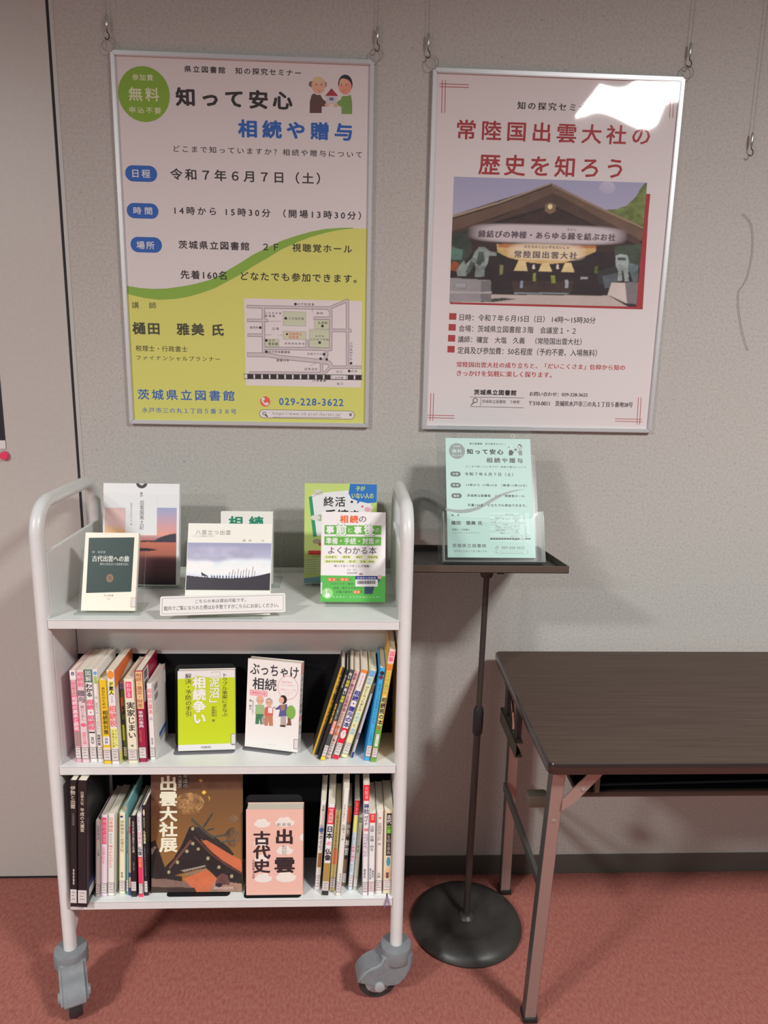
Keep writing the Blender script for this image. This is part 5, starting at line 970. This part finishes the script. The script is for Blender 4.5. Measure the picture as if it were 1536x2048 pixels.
def caster(x, y, ang):
    """housing swivels about the tube; wheel trails"""
    c = bmesh.new()
    lathe(c, [(.020, .092), (.0340, .092), (.0362, .098), (.0365, .124), (.0345, .1305), (.018, .1335)], 28)
    tr = .040   # trail
    out = [(-.034, .122), (-.0355, .100), (-.031, .078), (-.020, .056), (-.006, .041), (.008, .038), (.040, .040), (.070, .050), (.090, .0575)]
    out += [(.042 + .052 * math.cos(math.radians(q)), .048 + .052 * math.sin(math.radians(q))) for q in range(16, 84, 8)]
    out += [(.040, .106), (.034, .122)]
    extrude_poly(c, [(a, b_) for a, b_ in out], -.0285, .0285)
    bmesh.ops.recalc_face_normals(c, faces=c.faces); c.normal_update()
    bmesh.ops.bevel(c, geom=[e for e in c.edges if len(e.link_faces) == 2 and e.calc_face_angle(0) > 1.2 and abs(e.verts[0].co.y) > .028 and abs(e.verts[1].co.y) > .028], offset=.008, segments=3, affect='EDGES', clamp_overlap=True)
    h = fin(c, 'caster', M_GREYPL, t, True); h.location = (x, y, 0); h.rotation_euler = (0, 0, ang)
    w = bmesh.new(); lathe(w, [(.034, -.014), (.043, -.014), (.0455, -.010), (.046, 0), (.0455, .010), (.043, .014), (.034, .014)], 32, (.042, 0, .0465), 'y')
    fin(w, 'tyre', M_RUBBER, h, True)
    w = bmesh.new(); lathe(w, [(.009, -.034), (.0115, -.033), (.0125, -.0165), (.030, -.0145), (.0345, -.011), (.0345, .011), (.030, .0145), (.0125, .0165), (.0115, .033), (.009, .034)], 28, (.042, 0, .0465), 'y')
    fin(w, 'hub', M_HUB, h, True)
caster(XL, YF, math.radians(-66)); caster(XR, YF, math.radians(188))
caster(XL, YB, math.radians(160)); caster(XR, YB, math.radians(200))

# ------------------------------------------------------------------ books
M_PAGES = {}
def pages_mat(c):
    k = tuple(round(v, 2) for v in c)
    if k not in M_PAGES:
        m = principled('page_edges', c, .8)
        mottle(m, tuple(v * .88 for v in c), tuple(min(.9, v * 1.04) for v in c), 60, stretch=(30, 30, 1), detail=2)
        M_PAGES[k] = m
    return M_PAGES[k]
def book_body(parent, W, D, H, spine, cover_col, pg, edge=None):
    """cover wrapped round the pages; spine on the front, right or left face"""
    b = bmesh.new(); ct = .0012; hw = 0
    if spine == 'front':
        bx(b, 0, ct, 0, D, 0, H); bx(b, W - ct, W, 0, D, 0, H); bx(b, 0, W, 0, ct, 0, H, .0005)
        pb = (ct, W - ct, ct, D - .0015)
    elif spine == 'right':
        bx(b, 0, W, 0, ct, 0, H); bx(b, 0, W, D - ct, D, 0, H); bx(b, W - ct, W, 0, D, 0, H, .0005)
        pb = (.0015, W - ct, ct, D - ct)
    else:
        bx(b, 0, W, 0, ct, 0, H); bx(b, 0, W, D - ct, D, 0, H); bx(b, 0, ct, 0, D, 0, H, .0005)
        pb = (ct, W - .0015, ct, D - ct)
    cov = fin(b, 'cover', paint('cover_card', cover_col, .38, .1), parent)
    b = bmesh.new(); bx(b, pb[0], pb[1], pb[2], pb[3], .0006, H - .0012)
    fin(b, 'pages', pages_mat(pg), parent)
    return cov
def label_items(w, h, col):
    it = []
    lc = lin3(col) if col else (.5, .5, .5)
    if col:
        it.append(('r', 0, 0, w, h, lc, 0)); m = min(.0008, w * .08); it.append(('r', m, m, w - m, h - m, (.74, .70, .68), 0))
    for k, f in enumerate((.80, .55, .3)):
        it.append(('l', [(w * .25, h * f), (w * (.75 if k != 1 else .6), h * f)], h * .05, (.25, .22, .22)))
    return it
for s_ in ART['SPINES']:
    w, h, d = s_['w'], s_['h'], s_['d']; a = s_['lean']
    # stand the book on its lower corner
    if a >= 0: piv = Vector((s_['x2'], s_['y'], s_['z'])); off = (-w, 0, 0)
    else: piv = Vector((s_['x'], s_['y'], s_['z'])); off = (0, 0, 0)
    t = thing('book', s_['label'], 'book', piv, (0, a, 0), s_['g'])
    holder_off = Vector(off)
    b = book_body(t, w, d, h, 'front', s_['bg'], s_['pages'])
    parts = [c for c in t.children]
    for c in parts: c.location = holder_off
    its = spine_items(s_['items'], w, h)
    if its:
        p = sheet_print('spine_print', its, b, (0, 0, 0), (1, 0, 0), (0, 0, 1))
    if s_['side']:
        sheet_print('cover_print', side_items(s_['side'], d, h), b, (w, 0, 0), (0, 1, 0), (0, 0, 1))
    if s_['edge']:
        sheet_print('cover_print', [('r', 0, 0, d, h, lin3(s_['edge']), 0)], b, (0, d, 0), (0, -1, 0), (0, 0, 1))
    if s_['st']:
        y0, y1, fc = s_['st']; lh = (y1 - y0) * h
        bb = bmesh.new(); bx(bb, w * .03, w * .97, -.0014, -.0011, (1 - y1) * h, (1 - y0) * h)
        lb = fin(bb, 'call_label', paint('label_paper', (.70, .66, .64), .4), t); lb.location = holder_off
        sheet_print('label_print', label_items(w * .94, lh, fc), lb, (w * .03, -.0014, (1 - y1) * h), (1, 0, 0), (0, 0, 1), gap=.0001)
    if 'ribbon' in s_['label']:
        bb = bmesh.new()
        for dx, L_ in ((-.002, .022), (.0015, .018)):
            pts = [(w * .5, .0006, .0006), (w * .5, -.006, .0006), (w * .5 + dx, -.0145, .0006), (w * .5 + dx * 1.6, -.0178, -.004), (w * .5 + dx * 3.2, -.0178, -L_)]
            A = [bb.verts.new((p[0] - .0012, p[1], p[2])) for p in pts]; B = [bb.verts.new((p[0] + .0012, p[1], p[2])) for p in pts]
            for i in range(4): bb.faces.new((A[i], A[i + 1], B[i + 1], B[i]))
        rb = fin(bb, 'ribbon', M_RIB, t, label='purple ribbon bookmark hanging over the shelf edge'); rb.location = holder_off

RAST = {
    'SUNSET': raster([('grad', (140, 150, 185), (60, 45, 50)),
        ('hgrad', .62, 1.0, (215, 140, 120), (140, 150, 185)), ('p', [(0, .60), (.30, .60), (.30, 1), (0, 1)], (205, 165, 130), .1),
        ('p', [(0, .78), (.30, .72), (.30, 1), (0, 1)], (206, 172, 168), .05), ('p', [(0, .60), (.30, .60), (.30, .70), (0, .68)], (215, 160, 110), .05),
        ('hgrad', .0, .60, (34, 28, 36), (190, 110, 90)), ('hgrad', .0, .36, (30, 26, 34), (110, 70, 76)), ('blur', 12),
        ('p', [(.0, .58), (.4, .57), (.7, .58), (.78, .62), (.92, .66), (1, .67), (1, .55), (.6, .555), (.3, .55), (0, .56)], (52, 46, 58), .15), ('blur', 1),
        ('p', [(.4, .46), (.5, .475), (.65, .47), (.75, .45), (.6, .435), (.45, .44)], (44, 34, 38), .1)], 150, 156, seed=5),
    'HILL': raster([('grad', (138, 140, 168), (200, 206, 218)),
        ('e', [(.35, .75), (.80, .75), (.35, .92)], (160, 160, 182), .2), ('e', [(.1, .52), (.45, .52), (.1, .62)], (214, 219, 226), .1), ('e', [(.75, .54), (1.2, .54), (.75, .66)], (206, 214, 222), .1),
        ('e', [(.5, .40), (1.1, .40), (.5, .50)], (212, 217, 224), .05), ('blur', 40),
        ('p', [(0, .305), (.1, .285), (.25, .262), (.4, .250), (.55, .250), (.7, .262), (.82, .295), (.92, .335), (1, .37), (1, 0), (0, 0)], (44, 40, 48), .06)], 200, 116, seed=7),
    'ROOF': raster(ROOFPIC, 150, 205, seed=9),
}
LEANED = {}
FG = {'lime': 'books displayed face out on the trolley', 'family': 'books displayed face out on the trolley', 'catalogue': 'books displayed face out on the trolley', 'pink': 'books displayed face out on the trolley'}
for f in ART['FACES']:
    w, h, tk = f['w'], f['h'], f['t']
    if f['key'] == 'catalogue': h += .010
    t = thing('book', f['label'], 'book', f['o'], (-f['lean'], 0, f['yaw']), FG.get(f['key'], 'books displayed face out on top of the trolley'))
    LEANED[f['key']] = (t, f)
    b = book_body(t, w, tk, h, f['sp'], f['bg'], f['pages'])
    its = [i for i in f['items']]
    its = [(('raster', i[1], i[2], i[3], i[4], h) if (i[0] == 'raster' and i[1] == 'ROOF') else i) for i in its]
    # keep print inside the sheet
    sheet_print('cover_print', its, b, (0, 0, 0), (1, 0, 0), (0, 0, 1), RAST, clip=(w, h))
    if f['spitems']:
        sheet_print('spine_print', spine_items(f['spitems'], tk, h), b, (w, 0, 0), (0, 1, 0), (0, 0, 1))
    if f['st']:
        side, z0, z1, fc = f['st']
        x0, x1 = (w - .009, w + .0004) if side == 'right' else (-.0004, .004)
        bb = bmesh.new(); bx(bb, x0, x1, -.0014, -.0006, z0 * h, z1 * h)
        if side == 'right': bx(bb, w + .0001, w + .0004, -.001, tk * .8, z0 * h, z1 * h)
        lb = fin(bb, 'call_label', paint('label_paper', (.70, .66, .64), .4), t)
        ww = x1 - x0
        sheet_print('label_print', [('r', 0, 0, ww, (z1 - z0) * h, lin3(fc), 0), ('r', .0008, .0008, ww, (z1 - z0) * h - .0008, (.72, .69, .66), 0)], lb, (x0, -.0014, z0 * h), (1, 0, 0), (0, 0, 1), gap=.0001)

# clear acrylic book stands on the top shelf
def acrylic(bm, *a):
    n0 = len(bm.faces); bx(bm, *a)
    bm.faces.ensure_lookup_table()
    for f in bm.faces[n0:]:
        pass
def mark_edges(bm):
    for f in bm.faces:
        f.material_index = 1 if f.calc_area() < .00075 else 0
def book_stand(key, label, w0, w1, up):
    bt, f = LEANED[key]
    lean = f['lean']; base_z = .9157
    t = thing('book_stand', label, 'book stand', (f['o'][0], f['o'][1], base_z), (0, 0, 0), 'clear acrylic book stands')
    b = bmesh.new(); y_lip = -.006
    back = f['t'] / math.cos(lean) + .001
    bx(b, w0, w1, y_lip - .001, back + .055, .0002, .0022)
    bx(b, w0, w1, y_lip - .003, y_lip - .001, .0002, .010)
    mark_edges(b); fin(b, 'base', [M_ACR, M_ACRE], t)
    b = bmesh.new(); bx(b, w0, w1, 0, .002, 0, up); mark_edges(b)
    p = fin(b, 'back_plate', [M_ACR, M_ACRE], t); p.location = (0, back + .0035, .003); p.rotation_euler = (-lean, 0, 0)
book_stand('sunset', 'clear acrylic stand under the big sunset book', .045, .185, .16)
book_stand('green_cover', 'clear acrylic stand holding the dark green pocket book', -.012, .122, .125)
book_stand('green_title', 'clear acrylic stand behind the landscape photo book', .02, .138, .15)
book_stand('landscape', 'clear acrylic stand under the cloudy landscape book', .01, .16, .14)
book_stand('clipboard', 'clear acrylic stand under the light green speech bubble book', .02, .15, .16)
book_stand('green_band', 'clear acrylic stand under the green banded book', .012, .163, .145)

# metal bookends behind the face-out books
FLOORZ = {'lime': .5882, 'family': .5882, 'catalogue': .2582, 'pink': .2582}
def bookend(key, label, x0, x1, yb, hh, fr, mat, foot=None):
    bt, f = LEANED[key]; lean = f['lean']
    t = thing('bookend', label, 'bookend', (f['o'][0], f['o'][1], FLOORZ[key]), (0, 0, f['yaw']), 'steel bookends under the face-out books')
    b = bmesh.new(); extrude_poly(b, rrect(x0, -fr, x1, .050, .008), 0.0002, .0012, plane='xy'); fin(b, 'base_plate', foot or mat, t)
    b = bmesh.new(); extrude_poly(b, rrect(x0, .001, x1, hh, .012), 0, .0012)
    p = fin(b, 'upright', mat, t); p.location = (0, f['t'] / math.cos(lean) + .004, .0015); p.rotation_euler = (-lean, 0, 0)
bookend('lime', 'black steel bookend behind the lime green book', -.010, .122, 0, .185, .008, M_BOOKEND, M_BOOKENDG)
bookend('family', 'black steel bookend behind the cartoon family book', -.005, .108, 0, .150, .008, M_BOOKEND, M_BOOKENDG)
bookend('catalogue', 'black steel bookend behind the brown exhibition catalogue', .035, .175, 0, .175, .010, M_BOOKEND)
bookend('pink', 'dark steel bookend behind the pink boxed book', -.006, .122, 0, .215, .003, M_BOOKEND)

# notice card leaning on the landscape book
c = ART['CARD']
t = thing('notice_card', 'white laminated lending notice propped against the landscape book', 'sign', (c['o'][0], c['o'][1] - .0225, c['o'][2] + .0115), (-c['lean'], 0, c['yaw']))
b = bmesh.new(); extrude_poly(b, rrect(0, 0, c['w'], c['h'], .004), 0, .0012); cd = fin(b, 'card', paint('notice_paper', (.82, .80, .77), .35), t)
sheet_print('lettering', c['items'], cd, (0, 0, 0), (1, 0, 0), (0, 0, 1), gap=.0002)

# ------------------------------------------------------------------ tray stand with the flyer holder
SX, SY = .310, -.190
t = thing('tray_stand', 'dark metal pole stand with a rectangular tray on top and round base', 'stand', (SX, SY, 0))
b = bmesh.new()
lathe(b, [(.135, .0), (.143, .002), (.1448, .007), (.142, .014), (.134, .022), (.122, .029), (.108, .033), (.094, .0335), (.082, .031), (.070, .027), (.045, .025), (.022, .027), (.016, .034), (.012, .036)], 72)
fin(b, 'base', M_BASEM, t, True)
def lean_x(z): return .0090 * z
b = bmesh.new(); tube(b, [(lean_x(.03), 0, .03), (lean_x(.585), 0, .585)], .0088, 18); fin(b, 'lower_pole', M_STAND, t, True)
b = bmesh.new(); tube(b, [(lean_x(.60), 0, .60), (lean_x(.99), 0, .985)], .0070, 18); fin(b, 'upper_pole', M_STAND, t, True)
b = bmesh.new(); tube(b, [(lean_x(.545), 0, .545), (lean_x(.556), 0, .552), (lean_x(.57), 0, .565), (lean_x(.6), 0, .602), (lean_x(.61), 0, .61), (lean_x(.62), 0, .618)], .012, 20, radii=[.0105, .0125, .0128, .0128, .0118, .009])
fin(b, 'height_clamp', M_BLACKPL, t, True)
TX0, TX1 = .125 - SX, .4665 - SX
TF, TB = -.335 - SY, -.070 - SY; tilt = math.radians(-5.2)
TZ = 1.017
def tray_pt(y): return TZ + (y - TF) * math.tan(tilt)
tr = bmesh.new()
lip = .016
bx(tr, TX0, TX1, TF, TB, -lip, -lip + .0015)
bx(tr, TX0, TX1, TF, TF + .0015, -lip, 0, .0003); bx(tr, TX0, TX1, TB - .0015, TB, -lip, 0, .0003)
bx(tr, TX0, TX0 + .0015, TF, TB, -lip, 0, .0003); bx(tr, TX1 - .0015, TX1, TF, TB, -lip, 0, .0003)
for v in tr.verts: v.co = Vector((v.co.x, v.co.y, TZ + v.co.z + (v.co.y - TF) * math.tan(tilt)))
tray = fin(tr, 'tray', M_TRAY, t)
tr = bmesh.new(); bx(tr, TX0 + .002, TX1 - .002, TF + .002, TB - .002, -lip + .0016, -lip + .0022)
for v in tr.verts: v.co = Vector((v.co.x, v.co.y, TZ + v.co.z + (v.co.y - TF) * math.tan(tilt)))
fin(tr, 'tray_lining', M_TRAYIN, t)
b = bmesh.new()
px = lean_x(.97)
lathe(b, [(.013, .948), (.016, .955), (.017, .985), (.024, .9885)], 20, (px, 0, 0))
bx(b, px - .026, px + .020, -.018, .018, .966, .9885, .002)
fin(b, 'tray_bracket', M_STAND, t, True)
b = bmesh.new(); lathe(b, [(.004, .010), (.004, .022), (.010, .023), (.0105, .038), (.006, .040)], 16, (px, -.004, .966), 'x'); fin(b, 'clamp_knob', M_BLACKPL, t, True)

# flyer holder and flyer
fa = math.radians(25.2)
HO = Vector((.218, -.240, 1.0095))
t = thing('flyer_holder', 'clear acrylic leaflet holder leaning back on the tray stand', 'leaflet holder', HO, (-fa, 0, 0))
def plate(pts, y, th, name):
    b = bmesh.new(); extrude_poly(b, pts, y, y + th)
    for f in b.faces: f.material_index = 0 if abs(f.normal.y) > .9 or f.calc_area() > .01 else 1
    b.normal_update()
    for f in b.faces: f.material_index = 0 if abs(f.normal.y) > .9 else 1
    return fin(b, name, [M_ACR, M_ACRE], t)
plate(rrect(-.0205, -.0085, .2070, .3145, .006), .006, .0020, 'back_plate')
plate(rrect(-.0185, -.0075, .2135, .2490, .005), .0105, .0020, 'middle_plate')
front = [(-.0095, -.012), (.2165, -.012), (.2190, .090), (.2165, .103), (.205, .1025), (.1955, .097), (.190, .088), (.180, .0855), (.10, .0845), (.02, .088), (.006, .096), (-.002, .103), (-.0095, .103)]
plate(front, -.020, .0020, 'front_pocket')
for x in (-.0105, .2165):
    b = bmesh.new(); bx(b, x - .001, x + .001, -.020, .0060, -.012, .10 if x < 0 else .103)
    fin(b, 'pocket_side', M_ACRE, t)
b = bmesh.new(); bx(b, -.0105, .2165, -.020, .0060, -.0135, -.0118); fin(b, 'pocket_floor', M_ACRE, t)
for hx in (.022, .160):
    b = bmesh.new(); n = 20
    tube(b, [(hx + .0045 * math.cos(2 * math.pi * k / n), .0055, .291 + .0045 * math.sin(2 * math.pi * k / n)) for k in range(n + 1)], .0007, 6, cap=False)
    fin(b, 'hang_hole', M_CHROME, t, True)
t = thing('flyer', 'mint green seminar flyer standing in the clear leaflet holder', 'flyer', HO, (-fa, 0, 0))
b = bmesh.new(); bx(b, 0, .2005, .0005, .0052, -.001, .2825); fp = fin(b, 'paper', paint('mint_paper', (.545, .765, .705), .6), t)
sheet_print('print', ART['FLYER'], fp, (0, .0005, 0), (1, 0, 0), (0, 0, 1), gap=.0001, step=.00006)

# ------------------------------------------------------------------ folding table
TX0, TX1, TYF, TYB, TH = .378, 2.175, -.585, -.044, .700
t = thing('folding_table', 'brown woodgrain folding table with pinkish metal legs against the wall', 'table', (0, 0, 0))
b = bmesh.new(); extrude_poly(b, rrect(TX0 + .003, TYF + .003, TX1 - .003, TYB - .003, .014), TH - .022, TH + .0004, plane='xy'); fin(b, 'tabletop', M_TOP, t)
b = bmesh.new()
o_ = rrect(TX0, TYF, TX1, TYB, .016, 6); i_ = rrect(TX0 + .0035, TYF + .0035, TX1 - .0035, TYB - .0035, .013, 6); n = len(o_)
prof = [(0, -.022), (1, -.021), (1.15, -.012), (1, -.0015), (.6, .0006), (0, .0006)]
rings = []
for k, z in prof:
    rings.append([b.verts.new((i_[j][0] + (o_[j][0] - i_[j][0]) * k, i_[j][1] + (o_[j][1] - i_[j][1]) * k, TH + z)) for j in range(n)])
for A, B in zip(rings, rings[1:]):
    for j in range(n): b.faces.new((A[j], A[(j + 1) % n], B[(j + 1) % n], B[j]))
fin(b, 'edge_band', M_EDGE, t, True)
def leg(x, y0, y1, nm='leg'):
    """flat channel leg; the wide face looks forward, dark inside of the channel"""
    b = bmesh.new()
    def q(y_t, y_b, dx0, dx1, z0, z1, ya, yb, mat):
        vs = []
        for (yy, z, xs) in ((y_b, z0, x), (y_t, z1, x)):
            for dx in (dx0, dx1):
                for dy in (ya, yb): vs.append(b.verts.new((xs + dx, yy + dy, z)))
        for f in ((0, 1, 3, 2), (4, 6, 7, 5), (0, 4, 5, 1), (2, 3, 7, 6), (0, 2, 6, 4), (1, 5, 7, 3)):
            b.faces.new([vs[i] for i in f]).material_index = mat
    q(y0, y1, 0, .0245, .012, TH - .022, -.0015, .0, 0)
    q(y0, y1, -.001, .0008, .012, TH - .022, -.0012, .024, 1)
    q(y0, y1, .0235, .0253, .012, TH - .022, -.0012, .024, 1)
    g = fin(b, nm, [M_LEG, M_LEGD], t)
    b = bmesh.new(); bx(b, x - .004, x + .029, y1 - .006, y1 + .030, 0, .014, .003); fin(b, 'foot', M_BLACKPL, g)
    b = bmesh.new(); lathe(b, [(.0055, -.0015), (.0055, -.0030), (.003, -.0042)], 14, (x + .0125, y0 + (y1 - y0) * .215, .548), 'y'); fin(b, 'rivet', M_RIVET, g, True)
leg(.398, -.550, -.478); leg(.424, -.080, -.083); leg(2.13, -.550, -.478); leg(2.11, -.098, -.104)
for x in (.414, 2.12):
    b = bmesh.new(); bx(b, x - .004, x + .006, -.508, -.095, .328, .352, .002); fin(b, 'stretcher', M_LEGD, t)
    b = bmesh.new(); bx(b, x - .012, x + .012, -.54, -.10, .640, .662, .002); fin(b, 'leg_pivot_bar', M_LEGD, t)
for x, s in ((.4, 1), (2.15, -1)):
    b = bmesh.new()
    extrude_poly(b, [(x + s * .022, .575), (x + s * .022, .600), (x + s * .075, .662), (x + s * .105, .662), (x + s * .045, .590)], -.545, -.542)
    br = fin(b, 'brace', M_LEG, t)
    b = bmesh.new(); lathe(b, [(.005, 0), (.005, -.0015), (.002, -.003)], 12, (x + s * .062, -.545, .622), 'y'); fin(b, 'rivet', M_RIVET, br, True)
# lock lever and bumper at the near end
b = bmesh.new(); bx(b, .384, .387, -.300, -.125, .545, .583, .001); bx(b, .384, .402, -.300, -.125, .580, .583, .001); bx(b, .384, .402, -.300, -.125, .545, .548, .001)
lk = fin(b, 'lock_plate', M_LOCK, t)
for y0, y1 in ((-.175, -.150), (-.285, -.262)):
    b = bmesh.new(); bx(b, .388, .400, y0, y1, .585, TH - .022, .001); fin(b, 'lock_bracket', M_BLACKPL, t)
b = bmesh.new(); tube(b, [(.392, -.24, .585), (.390, -.235, .625), (.394, -.205, .640), (.398, -.19, .62)], .0035, 8); fin(b, 'latch', M_CHROME, t, True)
b = bmesh.new(); bx(b, .386, .432, -.428, -.398, .500, .530, .006)
fin(b, 'bumper', M_LOCKL, t, True)
# book rack under the top
b = bmesh.new(); bx(b, .47, 2.08, -.505, -.495, .578, .590, .002); bx(b, .47, 2.08, -.13, -.12, .578, .590, .002)
bx(b, .465, .475, -.505, -.12, .578, .590, .002); bx(b, 2.075, 2.085, -.505, -.12, .578, .590, .002)
fin(b, 'rack_frame', M_RACK, t)
b = bmesh.new(); bx(b, .475, 2.075, -.494, -.13, .5795, .5825); fin(b, 'rack_board', M_BLACKPL, t)
for k in range(6):
    y = -.478 + k * .062
    b = bmesh.new(); tube(b, [(.47, y, .588), (1.2, y, .604), (2.08, y, .588)], .004, 8); fin(b, 'rack_bar', M_BLACKPL, t, True)
for y in (-.50, -.125):
    for x in (.505, 2.045):
        b = bmesh.new(); bx(b, x - .005, x + .005, y - .005, y + .005, .588, TH - .021); fin(b, 'rack_hanger', M_LEGD, t)
b = bmesh.new(); bx(b, .40, 2.15, -.10, -.085, .628, .676, .002); fin(b, 'apron', M_RACK, t)
